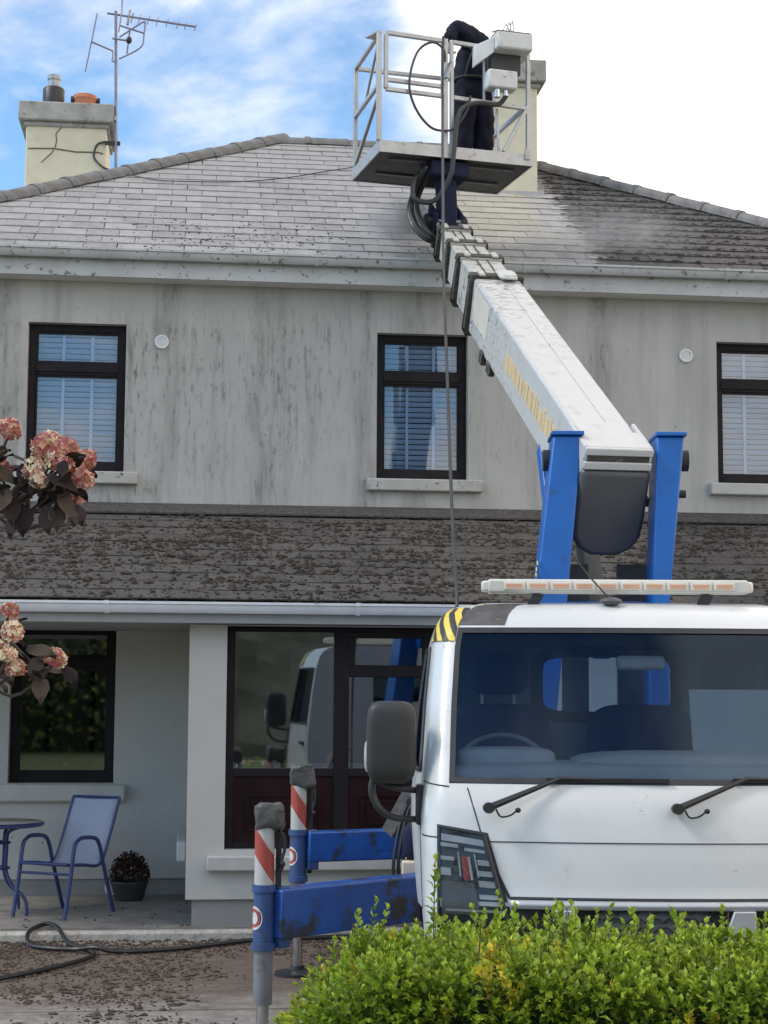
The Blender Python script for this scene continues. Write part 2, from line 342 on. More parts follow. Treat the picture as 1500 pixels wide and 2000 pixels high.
# ------------------------------------------------------------------ mesh helpers
class MB:
    def __init__(s): s.v = []; s.f = []; s.c = None
    def quad(s, *ps):
        i = len(s.v); s.v += [tuple(p) for p in ps]; s.f.append(tuple(range(i, i+len(ps)))); return s
    def obox(s, c, ax, ay, az):     # centre and three half-axis vectors
        i = len(s.v); c = V(c); ax, ay, az = V(ax), V(ay), V(az)
        for k in (-1, 1):
            for j in (-1, 1):
                for h in (-1, 1): s.v.append(tuple(c + ax*h + ay*j + az*k))
        s.f += [tuple(i+q for q in f) for f in ((0, 2, 3, 1), (4, 5, 7, 6), (0, 1, 5, 4), (2, 6, 7, 3), (0, 4, 6, 2), (1, 3, 7, 5))]
        return s
    def box(s, x0, x1, y0, y1, z0, z1):
        return s.obox(((x0+x1)/2, (y0+y1)/2, (z0+z1)/2), ((x1-x0)/2, 0, 0), (0, (y1-y0)/2, 0), (0, 0, (z1-z0)/2))
    def beam(s, p, q, w, h, up=(0, 0, 1)):
        p, q = V(p), V(q); d = (q-p); L = d.length; d.normalize(); up = V(up)
        sd_ = d.cross(up); sd_ = sd_.normalized() if sd_.length > 1e-6 else V((1, 0, 0)); u = sd_.cross(d)
        return s.obox((p+q)/2, d*L/2, sd_*w/2, u*h/2)
    def tube(s, pts, r, n=8, closed=False, caps=True):
        pts = [V(p) for p in pts]; m = len(pts); base = len(s.v)
        rr = r if isinstance(r, (list, tuple)) else [r]*m
        t0 = (pts[1]-pts[0]).normalized(); a = t0.orthogonal().normalized()
        for i, p in enumerate(pts):
            if closed: t = (pts[(i+1) % m]-pts[i-1]).normalized()
            else: t = ((pts[min(i+1, m-1)]-pts[max(i-1, 0)])).normalized()
            a = (a - t*a.dot(t)); a = a.normalized() if a.length > 1e-6 else t.orthogonal().normalized()
            b_ = t.cross(a)
            for k in range(n):
                an = 2*pi*k/n; s.v.append(tuple(p + (a*cos(an)+b_*sin(an))*rr[i]))
        for i in range(m if closed else m-1):
            j = (i+1) % m
            for k in range(n):
                k2 = (k+1) % n; s.f.append((base+i*n+k, base+i*n+k2, base+j*n+k2, base+j*n+k))
        if not closed and caps:
            s.f.append(tuple(base+k for k in range(n))[::-1]); s.f.append(tuple(base+(m-1)*n+k for k in range(n)))
        return s
    def cyl(s, p, q, r, r2=None, n=16): return s.tube([p, q], [r, r if r2 is None else r2], n)
    def lathe(s, prof, c=(0, 0, 0), n=20, axis='z'):
        base = len(s.v); c = V(c)
        for (r, h) in prof:
            for k in range(n):
                a = 2*pi*k/n
                q = V((r*cos(a), r*sin(a), h)) if axis == 'z' else V((r*cos(a), h, r*sin(a)))
                s.v.append(tuple(c+q))
        for i in range(len(prof)-1):
            for k in range(n):
                k2 = (k+1) % n; s.f.append((base+i*n+k, base+i*n+k2, base+(i+1)*n+k2, base+(i+1)*n+k))
        s.f.append(tuple(base+k for k in range(n))[::-1]); s.f.append(tuple(base+(len(prof)-1)*n+k for k in range(n)))
        return s
    def prism(s, poly, vec):        # polygon (3D points) pushed along vec
        i = len(s.v); n = len(poly); vec = V(vec)
        s.v += [tuple(V(p)) for p in poly] + [tuple(V(p)+vec) for p in poly]
        s.f.append(tuple(i+k for k in range(n))[::-1]); s.f.append(tuple(i+n+k for k in range(n)))
        for k in range(n): s.f.append((i+k, i+(k+1) % n, i+n+(k+1) % n, i+n+k))
        return s
    def ellipsoid(s, c, r, n=12, m=8, p=1.0):
        base = len(s.v); c = V(c)
        sg = lambda x: math.copysign(abs(x)**p, x)
        for i in range(m+1):
            ph = -pi/2 + pi*i/m
            for k in range(n):
                th = 2*pi*k/n
                s.v.append((c.x+r[0]*sg(cos(ph))*sg(cos(th)), c.y+r[1]*sg(cos(ph))*sg(sin(th)), c.z+r[2]*sg(sin(ph))))
        for i in range(m):
            for k in range(n):
                k2 = (k+1) % n; s.f.append((base+i*n+k, base+i*n+k2, base+(i+1)*n+k2, base+(i+1)*n+k))
        return s
    def mesh(s, name, mat, smooth=True):
        me = bpy.data.meshes.new(name); me.from_pydata(s.v, [], s.f)
        if s.c:
            ca = me.color_attributes.new('tint', 'FLOAT_COLOR', 'CORNER')
            li = 0
            flat = []
            for fi, f in enumerate(s.f): flat += list((*s.c[fi], 1.0))*len(f)
            ca.data.foreach_set('color', flat)
        me.validate(); bm = bmesh.new(); bm.from_mesh(me)
        if not s.c: bmesh.ops.remove_doubles(bm, verts=bm.verts, dist=1e-5); bmesh.ops.recalc_face_normals(bm, faces=bm.faces)
        bm.to_mesh(me); bm.free()
        if mat: me.materials.append(MAT[mat])
        if smooth:
            me.shade_smooth(); me.set_sharp_from_angle(angle=radians(38))
        return me
    def build(s, name, mat, parent=None, smooth=True, bevel=0):
        o = inst(name, s.mesh(name, mat, smooth), parent)
        if bevel:
            md = o.modifiers.new('bevel', 'BEVEL'); md.width = bevel; md.segments = 2; md.limit_method = 'ANGLE'; md.angle_limit = radians(50)
        return o
def inst(name, me, parent=None, loc=None, rot=None):
    o = bpy.data.objects.new(name, me); COL.objects.link(o)
    if parent: o.parent = parent
    if loc is not None: o.location = loc
    if rot is not None: o.rotation_euler = rot
    return o
def tag(o, label=None, cat=None, group=None, kind=None):
    if label: o['label'] = label
    if cat: o['category'] = cat
    if group: o['group'] = group
    if kind: o['kind'] = kind
    return o
def thing(name, label, cat, loc=(0, 0, 0), rz=0, group=None):
    o = inst(name, None, None, loc, (0, 0, rz)); o.empty_display_size = .2
    return tag(o, label, cat, group)
def spline(pts, n=8):
    pts = [V(p) for p in pts]; out = []
    for i in range(len(pts)-1):
        p0, p1, p2, p3 = pts[max(i-1, 0)], pts[i], pts[i+1], pts[min(i+2, len(pts)-1)]
        for k in range(n):
            t = k/n
            out.append(.5*((2*p1)+(-p0+p2)*t+(2*p0-5*p1+4*p2-p3)*t*t+(-p0+3*p1-3*p2+p3)*t**3))
    out.append(pts[-1]); return out
def wall_open(mb, x0, x1, z0, z1, ops, Y, depth):
    xs = sorted({x0, x1, *[a for o in ops for a in o[:2]]}); zs = sorted({z0, z1, *[a for o in ops for a in o[2:4]]})
    for i in range(len(xs)-1):
        for j in range(len(zs)-1):
            mx, mz = (xs[i]+xs[i+1])/2, (zs[j]+zs[j+1])/2
            if any(o[0] < mx < o[1] and o[2] < mz < o[3] for o in ops): continue
            for y in (Y, Y+depth): mb.quad((xs[i], y, zs[j]), (xs[i+1], y, zs[j]), (xs[i+1], y, zs[j+1]), (xs[i], y, zs[j+1]))
    for a, b, c, d in [o[:4] for o in ops]:
        y, Z = Y, Y+depth
        mb.quad((a, y, c), (a, Z, c), (a, Z, d), (a, y, d)); mb.quad((b, y, c), (b, y, d), (b, Z, d), (b, Z, c))
        mb.quad((a, y, d), (a, Z, d), (b, Z, d), (b, y, d)); mb.quad((a, y, c), (b, y, c), (b, Z, c), (a, Z, c))
    for (a, b) in (((x0, z0), (x1, z0)), ((x0, z1), (x1, z1)), ((x0, z0), (x0, z1)), ((x1, z0), (x1, z1))):
        mb.quad((a[0], Y, a[1]), (b[0], Y, b[1]), (b[0], Y+depth, b[1]), (a[0], Y+depth, a[1]))
def lump(mb, c, r, flat=.6):
    # small irregular clod, 8 to 14 faces
    i = len(mb.v); n = 5; c = V(c)
    mb.v.append((c.x, c.y, c.z+r*flat*rnd(.7, 1.2)))
    a0 = rnd(0, 6)
    for k in range(n):
        a = a0+2*pi*k/n; q = r*rnd(.55, 1.25); mb.v.append((c.x+q*cos(a), c.y+q*sin(a)*rnd(.6, 1), c.z+r*flat*rnd(-.1, .45)))
    for k in range(n): mb.f.append((i, i+1+k, i+1+(k+1) % n))
    j = len(mb.v)
    for k in range(n):
        p = mb.v[i+1+k]; mb.v.append((c.x+(p[0]-c.x)*.9, c.y+(p[1]-c.y)*.9, c.z-r*.3))
    for k in range(n): mb.f.append((i+1+k, j+k, j+(k+1) % n, i+1+(k+1) % n))

# ------------------------------------------------------------------ ground
tag(MB().quad((-400, -300, -.012), (400, -300, -.012), (400, 500, -.012), (-400, 500, -.012)).build('ground', 'ground_grass'), kind='structure')
tag(MB().box(-9, 11, -9.2, -2.10, -.2, -.004).build('driveway', 'drive_concrete'), kind='structure')
tag(MB().quad((-1.2, -33, -.008), (30, -33, -.008), (30, -11.5, -.008), (-1.2, -11.5, -.008)).build('yard', 'kerb_concrete'), kind='structure')
pf = tag(MB().box(-4.5, 9, -2.03, .1, -.2, .075).build('porch_floor', 'porch_floor'), kind='structure')
tag(MB().box(-4.5, 9, -2.16, -2.035, -.2, .062).build('kerb', 'kerb_concrete', bevel=.02), kind='structure')
jn = MB().box(-9, 11, -4.93, -4.915, -.01, -.001).build('expansion_joint', 'crack'); jn['kind'] = 'structure'

# ------------------------------------------------------------------ house
SLOPE = .5774; EY, EZ = -.25, 5.765; RY, RZ = 4.0, 8.219; RX0, RX1 = .855, 3.06
HX0, HX1 = RX0-(RY-EY), RX1+(RY-EY)
house = thing('house', 'two storey grey rendered house with slate hipped roof and porch', 'house')
WIN = [(-1.528, -.656, 3.80, 5.145), (1.625, 2.467, 3.786, 5.138), (4.832, 5.72, 3.806, 5.147)]
LW = (-1.60, -.686, 1.04, 2.43)
mb = MB()
wall_open(mb, HX0+.45, HX1-.45, .215, 5.62, WIN + [LW, (.6, 1.4, .3, 2.3)], 0, .28)
mb.box(HX0+.45, HX0+.7, .28, 8.0, 0, 5.6); mb.box(HX1-.7, HX1-.45, .28, 8.0, 0, 5.6); mb.box(HX0+.45, HX1-.45, 8.0, 8.25, 0, 5.6)
mb.build('wall', 'wall_render', house, smooth=False)
mb = MB(); mb.box(HX0+.47, HX1-.47, .02, .26, -.1, .215).build('plinth', 'plinth_paint', house)
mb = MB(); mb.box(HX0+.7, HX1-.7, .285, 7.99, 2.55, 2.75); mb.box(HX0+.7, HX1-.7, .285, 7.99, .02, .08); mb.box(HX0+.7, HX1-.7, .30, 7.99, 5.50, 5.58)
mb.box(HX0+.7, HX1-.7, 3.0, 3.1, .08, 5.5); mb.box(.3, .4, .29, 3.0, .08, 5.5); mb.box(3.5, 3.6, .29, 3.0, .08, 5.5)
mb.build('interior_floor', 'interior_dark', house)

# windows upstairs
def window(parent, op, Y, split, name='window', fw=.065, mat='frame_brown', gl='window_glass', sash=True):
    x0, x1, z0, z1 = op; f = MB(); e = .002
    f.box(x0+e, x0+fw, Y, Y+.07, z0+e, z1-e); f.box(x1-fw, x1-e, Y, Y+.07, z0+e, z1-e)
    f.box(x0+fw, x1-fw, Y, Y+.07, z0+e, z0+fw+.02); f.box(x0+fw, x1-fw, Y, Y+.07, z1-fw, z1-e)
    zt = z1-split
    f.box(x0+fw, x1-fw, Y, Y+.07, zt-.06, zt+.05)
    f.box(x0+fw, x1-fw, Y-.012, Y+.0, zt-.035, zt+.03)
    o = f.build(name, mat, parent, bevel=.004)
    b = MB()
    for (a, c) in ((z0+fw+.02, zt-.06), (zt+.05, z1-fw)):
        for (p, q, r, s_) in ((x0+fw, x1-fw, a, a+.018), (x0+fw, x1-fw, c-.018, c), (x0+fw, x0+fw+.018, a+.018, c-.018), (x1-fw-.018, x1-fw, a+.018, c-.018)):
            b.box(p, q, Y+.012, Y+.05, r, s_)
    b.build('bead', mat, o)
    for (a, c) in ((z0+fw+.02, zt-.06), (zt+.05, z1-fw)):
        MB().box(x0+fw+.004, x1-fw-.004, Y+.03, Y+.036, a+.004, c-.004).build('pane', gl, o)
    return o
for i, op in enumerate(WIN):
    wn = window(house, op, .09, .40)
    s_ = MB().box(op[0]-.09, op[1]+.13, -.075, .085, op[2]-.115, op[2]-.004).build('sill', 'sill_conc' if i < 2 else 'sill_clean', house, bevel=.012)
def blind(op, label):
    x0, x1, z0, z1 = op; t = thing('window_shutter', label, 'shutter', ((x0+x1)/2, .17, z0), 0, 'slatted shutters behind the upstairs windows')
    W = (x1-x0)/2-.05; H = z1-z0
    sl_ = MB().obox((0, 0, 0), (W, 0, 0), (0, .022*.66, -.022*.75), (0, .0014, .0014)).mesh('slat', 'blind_skylit')
    z = .07
    while z < H-.07:
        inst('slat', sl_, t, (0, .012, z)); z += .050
    for x in (-W, -W/3, W/3, W):
        MB().box(x-.013, x+.013, -.018, -.006, .05, H-.05).build('stile', 'blind_skylit', t)
    MB().box(-W, W, -.015, .02, H-.07, H-.02).build('head_rail', 'blind_skylit', t)
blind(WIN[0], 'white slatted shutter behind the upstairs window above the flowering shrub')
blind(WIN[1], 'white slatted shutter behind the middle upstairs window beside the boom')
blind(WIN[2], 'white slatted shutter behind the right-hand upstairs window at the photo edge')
# round vents
def vent(x, z, Y=0, r=.066):
    o = MB().lathe([(r, 0), (r, -.012), (r*.93, -.018), (r*.74, -.018), (r*.72, -.006)], (x, Y-.001, z), 24, 'y').build('wall_vent', 'vent_white', house)
    g = MB()
    for k in range(-3, 4):
        h = sqrt(max(0, (r*.72)**2-(k*r*.2)**2)); g.box(x-h, x+h, Y-.013, Y-.007, z+k*r*.2-.004, z+k*r*.2+.004)
    g.build('vent_grille', 'vent_white', o)
vent(-.338, 4.993); vent(4.534, 5.002); vent(-.675, .135, .02, .066)
# porch window below
window(house, LW, .13, .33, fw=.07, gl='porch_glass')
MB().box(-2.4, -.575, -.09, .125, .885, 1.036).build('sill', 'sill_clean', house, bevel=.02)

MB().box(-1.53, -.75, .20, .205, 2.12, 2.42).build('roller_blind', 'plinth_paint', house)
# main roof
roof = MB()
A, B, C_, D = (HX0, EY, EZ), (HX1, EY, EZ), (HX1, 8.45, EZ), (HX0, 8.45, EZ); R0, R1 = (RX0, RY, RZ), (RX1, RY, RZ)
dn = .03
for q in ((A, B, R1, R0), (B, C_, R1), (C_, D, R0, R1), (D, A, R0)):
    roof.quad(*[(p[0], p[1], p[2]-dn) for p in q])
roof.quad(*[(p[0], p[1], p[2]-.06) for p in (A, D, C_, B)])
roof = roof.build('roof', 'slate', house, smooth=False)
ang = math.atan(SLOPE); cs, sn = cos(ang), sin(ang)
GA = .235; WD = .300
sm = MB().box(-WD/2+.0025, WD/2-.0025, 0, .30, 0, .013).mesh('slate', 'slate', False)
cells = []
SLEN = (RY-EY)/cs; nrow = int(SLEN/GA)
for i in range(nrow+1):
    s0 = i*GA-.03; y = EY+s0*cs
    xl, xr = HX0+(y-EY)+.06, HX1-(y-EY)-.06
    n = int((xr-xl)/WD)+2
    for k in range(-2, n+3):
        x = -6.0 + (k + (.5 if i % 2 else 0))*WD + math.floor((xl+6)/WD)*WD
        if x < xl-.03 or x > xr+.03: continue
        if 2.70 < x < 3.57 and 2.30 < y < 3.0: continue
        cells.append((x, y, EZ+s0*sn, i))
def vis(c): return -1.95 < c[0] < 5.95+.25*c[1]
seen = [c for c in cells if vis(c)]; hid = [c for c in cells if not vis(c)]
seen.sort(key=lambda c: c[1]); near = seen[:300]; rest = seen[300:]+hid
def slate_xf(c): return (c[0]+rnd(-.003, .003), c[1], c[2]+rnd(0, .004)), (ang-radians(2.2)+rnd(-.004, .004), rnd(-.003, .003), rnd(-.006, .006))
for c in near:
    l, r = slate_xf(c); inst('slate', sm, roof, l, r)
mb = MB()
for c in rest:
    l, r = slate_xf(c); M_ = Matrix.Translation(l) @ Matrix.Rotation(r[0], 4, 'X')
    i0 = len(mb.v); hw_ = WD/2-.0025
    for z in (0, .013):
        for yq in (0, .30):
            for xq in (-hw_, hw_): mb.v.append(tuple(M_ @ V((xq, yq, z))))
    mb.f += [tuple(i0+q for q in f) for f in ((0, 2, 3, 1), (4, 5, 7, 6), (0, 1, 5, 4), (2, 6, 7, 3), (0, 4, 6, 2), (1, 3, 7, 5))]
tag(mb.build('far_slates', 'slate', roof, smooth=False), kind='stuff')
# ridge and hip tiles
def half_tile(L, r):
    m = MB(); n = 9
    for (rr, y0, y1) in ((r, 0, L), (r*1.1, -.012, .05)):
        b = len(m.v)
        for y in (y0, y1):
            for off in (0, -.016):
                for k in range(n): a = pi*(.0+k/(n-1)); m.v.append(((rr+off)*cos(a), y, (rr+off)*.85*sin(a)-.02))
        for k in range(n-1):
            m.f.append((b+k, b+k+1, b+2*n+k+1, b+2*n+k)); m.f.append((b+n+k, b+3*n+k, b+3*n+k+1, b+n+k+1)); m.f.append((b+k, b+n+k, b+n+k+1, b+k+1)); m.f.append((b+2*n+k, b+2*n+k+1, b+3*n+k+1, b+3*n+k))
    return m.mesh('ridge_tile', 'ridge_tile')
tm = half_tile(.45, .125)
def run_tiles(p, q):
    p, q = V(p), V(q); d = q-p; L = d.length; d.normalize(); n = int(L/.44)
    ym = d; xm = ym.cross(V((0, 0, 1))).normalized(); zm = xm.cross(ym)
    rot = Matrix((xm, ym, zm)).transposed().to_euler()
    for k in range(n+1): inst('ridge_tile', tm, roof, p+d*k*.44+V((0, 0, rnd(-.004, .006))), rot)
run_tiles((HX0, EY, EZ-.005), (RX0, RY, RZ-.005)); run_tiles((HX1, EY, EZ-.005), (RX1, RY, RZ-.005)); run_tiles((RX0-.1, RY, RZ-.03), (RX1, RY, RZ-.03))
# gutter / fascia / soffit
def profile_x(pts, x0, x1):
    m = MB(); m.prism([(x0, p[0], p[1]) for p in pts], (x1-x0, 0, 0)); return m
def gutter(yb, zt, x0, x1, mat, nm='gutter'):
    pts = [(yb, zt), (yb, zt-.02)]
    pr = [(yb-.004, zt-.005), (yb-.004, zt-.06), (yb-.03, zt-.082), (yb-.075, zt-.085), (yb-.098, zt-.06), (yb-.105, zt-.025), (yb-.118, zt-.018), (yb-.118, zt), (yb-.106, zt), (yb-.095, zt-.02), (yb-.088, zt-.055), (yb-.07, zt-.072), (yb-.035, zt-.07), (yb-.016, zt-.055), (yb-.014, zt-.005)]
    g = profile_x(pr, x0, x1).build(nm, mat, house)
    c = [(yb-.002, zt-.06), (yb-.03, zt-.09), (yb-.08, zt-.092), (yb-.106, zt-.062), (yb-.113, zt-.024), (yb-.124, zt-.022), (yb-.124, zt+.004), (yb-.1, zt+.004), (yb-.1, zt-.02)]
    x = x0+.62
    while x < x1:
        profile_x(c, x, x+.035).build('gutter_joint', mat, g); x += 1.9
gutter(-.23, 5.76, HX0, HX1, 'white_upvc')
MB().box(HX0, HX1, -.228, -.205, 5.525, 5.725).build('fascia', 'white_upvc', house, bevel=.006)
MB().box(HX0, HX1, -.204, .0, 5.53, 5.545).build('soffit', 'soffit_white', house)
MB().box(HX0, HX1, -.237, -.2285, 5.525, 5.55).build('fascia_lip', 'white_upvc', house)

# chimneys
def chimney(x0, x1, y0, y1, zb, zt, ct, right):
    c = MB().box(x0, x1, y0, y1, zb, zt).build('chimney', 'chimney_cream', house, bevel=.012)
    cap = MB(); cap.box(x0-.085, x1+.085, y0-.085, y1+.085, zt-.02, ct)
    cap.box(x0-.03, x1+.03, y0-.03, y1+.03, zt-.075, zt-.021)
    cap.build('chimney_cap', 'chimney_cap', c, bevel=.015)
    return c
chL = chimney(-2.02, -1.11, 4.0, 4.95, 6.0, 8.36, 8.56, False)
chR = chimney(2.90, 3.575, 2.17, 3.12, 6.9, 8.40, 8.62, True)
MB().box(2.86, 3.60, 2.10, 2.168, 7.06, 7.165).box(3.577, 3.63, 2.10, 3.15, 7.1, 7.18).build('flashing', 'galv', chR)
# pots of the left chimney
MB().lathe([(.125, 0), (.125, .22), (.11, .24), (.10, .24)], (-1.73, 4.14, 8.55), 20).build('pot_collar', 'black_metal', chL)
MB().lathe([(.068, .12), (.068, .30), (.076, .31), (.076, .36), (.05, .372)], (-1.73, 4.14, 8.58), 20).build('flue_cowl', 'galv', chL)
MB().lathe([(.13, 0), (.135, .09), (.145, .11), (.135, .155), (.11, .165)], (-1.37, 4.14, 8.555), 22).build('chimney_pot', 'terracotta', chL)
MB().cyl((-1.53, 4.10, 8.65), (-1.20, 4.14, 8.65), .045, n=10).build('pot_bracket', 'black_metal', chL)
# cracks in the left stack
def crack(pts, r=.006): return MB().tube([(x, 3.998, z) for x, z in pts], r, 5)
crack([(-1.99, 8.02), (-1.7, 8.03), (-1.45, 8.00), (-1.2, 8.005), (-1.14, 7.99)], .009).build('crack', 'crack', chL)
crack([(-1.60, 8.30), (-1.65, 8.25), (-1.68, 8.2), (-1.67, 8.12), (-1.69, 8.03), (-1.73, 7.97), (-1.80, 7.90), (-1.84, 7.86)], .007).build('crack', 'crack', chL)
MB().tube(spline([(-1.1, 3.98, 8.13), (-1.2, 3.985, 8.1), (-1.24, 3.985, 8.0), (-1.23, 3.985, 7.92), (-1.14, 3.98, 7.83), (-1.06, 3.98, 7.8)]), .011, 6).build('aerial_cable', 'cable_dark', chL)

# porch lean-to roof
PZ0, PZ1, PY1 = 3.46, 2.545, -2.34
psl = (PZ0-PZ1)/(-PY1); pang = math.atan(psl)
prf = MB().prism([(HX0+.2, .01, PZ0-.03), (HX0+.2, PY1+.03, PZ1-.02), (HX0+.2, PY1+.05, PZ1-.06), (HX0+.2, .01, PZ0-.08)], (HX1-HX0-.4, 0, 0)).build('porch_roof', 'porch_slate', house)
pm = MB().box(-WD/2+.0006, WD/2-.0006, 0, .30, 0, .011).mesh('porch_slate', 'porch_slate', False)
prow = int(2.34/cos(pang)/.215); pc = []
for i in range(prow+1):
    s0 = i*.215; y = PY1+s0*cos(pang)
    if y > -.05: continue
    x = HX0+.35+(.15 if i % 2 else 0)
    while x < HX1-.35: pc.append((x, y, PZ1+s0*sin(pang))); x += WD
for c in pc:
    if -2.1 < c[0] < 5.75: inst('porch_slate', pm, prf, (c[0], c[1], c[2]+rnd(0, .006)), (pang-radians(1.6)+rnd(-.006, .006), rnd(-.004, .004), rnd(-.01, .01)))
mb = MB()
for c in pc:
    if not -2.1 < c[0] < 5.75: mb.obox((c[0], c[1]+.14*cos(pang), c[2]+.14*sin(pang)), (.147, 0, 0), (0, .15*cos(pang), .15*sin(pang)), (0, -.002, .004))
tag(mb.build('far_slates', 'porch_slate', prf, smooth=False), kind='stuff')
# flashing along the wall
MB().prism([(HX0+.45, -.002, 3.525), (HX0+.45, -.03, 3.52), (HX0+.45, -.20, 3.425), (HX0+.45, -.20, 3.41), (HX0+.45, -.002, 3.49)], (HX1-HX0-.9, 0, 0)).build('flashing', 'moss_grey', prf)
gutter(PY1+.10, PZ1-.015, HX0+.2, HX1-.2, 'white_upvc_clean', 'porch_gutter')
MB().box(HX0+.2, HX1-.2, PY1+.102, PY1+.13, 2.372, 2.50).build('porch_fascia', 'grey_fascia', house, bevel=.006)
MB().box(HX0+.2, HX1-.2, PY1+.131, -.001, 2.378, 2.40).build('porch_ceiling', 'interior_wall', house)

# glazed bay under the porch roof
BX0, BX1, BY = -.034, 3.7, -2.0
FR = (.256, 2.30, .648, 2.364)
mb = MB(); wall_open(mb, BX0, BX1, .276, 2.372, [FR], BY, .20)
mb.box(BX0, BX0+.2, BY+.20, -.002, .276, 2.372); mb.box(BX1-.2, BX1, BY+.2, -.002, .276, 2.372)
mb.build('bay_wall', 'wall_porch', house, smooth=False)
MB().box(BX0+.05, BX1-.05, BY+.035, -.003, .02, .276).build('bay_plinth', 'plinth_paint', house)
MB().box(.125, 2.42, BY-.085, BY+.075, .495, .607).build('sill', 'sill_clean', house, bevel=.012)
MB().box(BX0-.075, BX0-.001, -1.5, -.5, .51, .66).build('sill', 'sill_clean', house, bevel=.012)
by = BY+.085
fr = MB(); x0, x1, z0, z1 = FR; e = .002
fr.box(x0+e, x0+.062, by, by+.07, z0+e-.03, z1-e); fr.box(x1-.062, x1-e, by, by+.07, z0+e, z1-e)
fr.box(x0+.062, x1-.062, by, by+.07, z1-.04, z1-e); fr.box(x0+.062, x1-.062, by, by+.07, z0+e-.03, z0+.05)
fr.box(1.10, 1.215, by, by+.07, z0+.05, z1-.04)                       # post
fr.box(x0+.062, 1.10, by, by+.07, 1.20, 1.262)                         # rail
fr.box(1.215, x1-.062, by-.004, by+.07, 1.20, 1.262); fr.box(1.215, x1-.062, by-.004, by+.07, 1.975, 2.065); fr.box(1.215, x1-.062, by, by+.07, 2.28, 2.324)
fr.box(1.215, 1.26, by-.003, by+.07, 2.065, 2.28); fr.box(1.80, 1.90, by-.003, by+.07, z0+.05, 2.324)
bay = fr.build('bay_window', 'frame_brown', house, bevel=.005)
for (a, b_, c, d) in ((.318, 1.10, 1.262, 2.324), (1.215, 1.80, 1.262, 1.975), (1.26, 1.80, 2.065, 2.28), (1.90, x1-.062, 1.262, 1.975), (1.90, x1-.062, 2.065, 2.28)):
    MB().box(a+.003, b_-.003, by+.032, by+.037, c+.003, d-.003).build('pane', 'porch_glass', bay)
    if c < 1.5: MB().box(a, b_, by+.040, by+.075, c, c+.038).build('pane_foot_strip', 'vent_white', bay)  # white strip along the foot of each tall pane
for (a, b_) in ((.318, 1.10), (1.215, 1.80), (1.90, x1-.062)):
    pnl = MB().box(a, b_, by+.02, by+.05, z0+.05, 1.20).build('panel', 'panel_mahogany', bay)
    q = MB(); i_ = .10
    for k in (0, .05):
        aa, bb, cc, dd = a+i_+k, b_-i_-k, z0+.13+k, 1.06-k
        for (p, r_, s_, t_) in ((aa, bb, dd-.012, dd), (aa, bb, cc, cc+.012), (aa, aa+.012, cc+.012, dd-.012), (bb-.012, bb, cc+.012, dd-.012)): q.box(p, r_, by+.004, by+.02, s_, t_)
    q.build('moulding', 'panel_mahogany', pnl, bevel=.003)
MB().box(BX0+.201, BX1-.201, -.5, -.48, .3, 2.37).build('bay_back_wall', 'interior_wall', house)

# ------------------------------------------------------------------ tv aerial
ta = thing('tv_aerial', 'tall pole television aerial strapped to the left chimney', 'aerial', (-1.0, 3.97, 7.6))
AX = lambda x, y, z: (x+1.0, y-3.97, z-7.6)
MB().cyl(AX(-.985, 3.97, 7.62), AX(-1.03, 3.97, 9.69), .018, n=10).build('mast', 'aerial_metal', ta)
MB().cyl(AX(-1.02, 3.95, 8.37), AX(-1.02, 3.95, 8.42), .03, n=10).build('clamp', 'aerial_metal', ta)
for z_ in (8.11, 7.77): MB().beam(AX(-1.12, 3.97, z_), AX(-.945, 3.97, z_), .03, .045).build('bracket', 'black_metal', ta)
y0, y1 = V(AX(-1.13, 3.97, 9.66)), V(AX(-.10, 4.05, 9.58))
yg = MB().tube([y0, y1], .012, 6).build('yagi_boom', 'aerial_metal', ta)
for k, f in enumerate((.24, .28, .36, .46, .56, .67, .79, .88, .99)):
    p = y0+(y1-y0)*f; h = .11 if k == 0 else .075-.003*k
    MB().tube([p+V((-.01, -.02, -h)), p+V((.012, .02, h*.75))], .009 if k else .016, 5).build('yagi_element', 'aerial_metal', ta)
c2 = lambda px, pz: AX(px, 3.92, pz)
MB().tube([c2(-1.24, 9.63), c2(-1.30, 9.28), c2(-1.36, 8.93)], .009, 5).build('reflector_rod', 'aerial_metal', ta)
MB().tube([c2(-1.30, 9.29), c2(-1.05, 9.19), c2(-1.055, 9.07), c2(-1.03, 9.06)], .011, 5).build('rear_arm', 'aerial_metal', ta)
MB().tube(spline([c2(-.98, 9.36), c2(-.72, 9.55), c2(-.69, 9.53), c2(-.70, 9.40), c2(-.715, 9.28), c2(-.8, 9.2), c2(-.98, 9.10)], 4), .010, 5).build('folded_dipole', 'aerial_metal', ta)
MB().tube([c2(-.98, 9.50), c2(-.70, 9.42)], .011, 5).tube([c2(-1.06, 9.34), c2(-.87, 9.32)], .012, 5).tube([c2(-.86, 9.47), c2(-.89, 9.17)], .011, 5).build('front_arm', 'aerial_metal', ta)
MB().ellipsoid(c2(-.87, 9.33), (.035, .03, .045)).build('junction_box', 'black_metal', ta)
MB().tube([c2(-.99, 9.42), c2(-.96, 9.66), c2(-.955, 10.0)], .009, 5).build('whip_rod', 'aerial_metal', ta)
rp = lambda x, y: AX(x, y, EZ+(y-EY)*SLOPE+.035)
MB().tube(spline([rp(-.85, 2.25), rp(-.5, 2.02), rp(-.1, 2.0), rp(.4, 2.07), rp(.9, 2.3), rp(1.3, 2.6), rp(1.75, 2.9), rp(2.2, 3.1)]), .006, 5).build('roof_cable', 'cable_dark', ta)

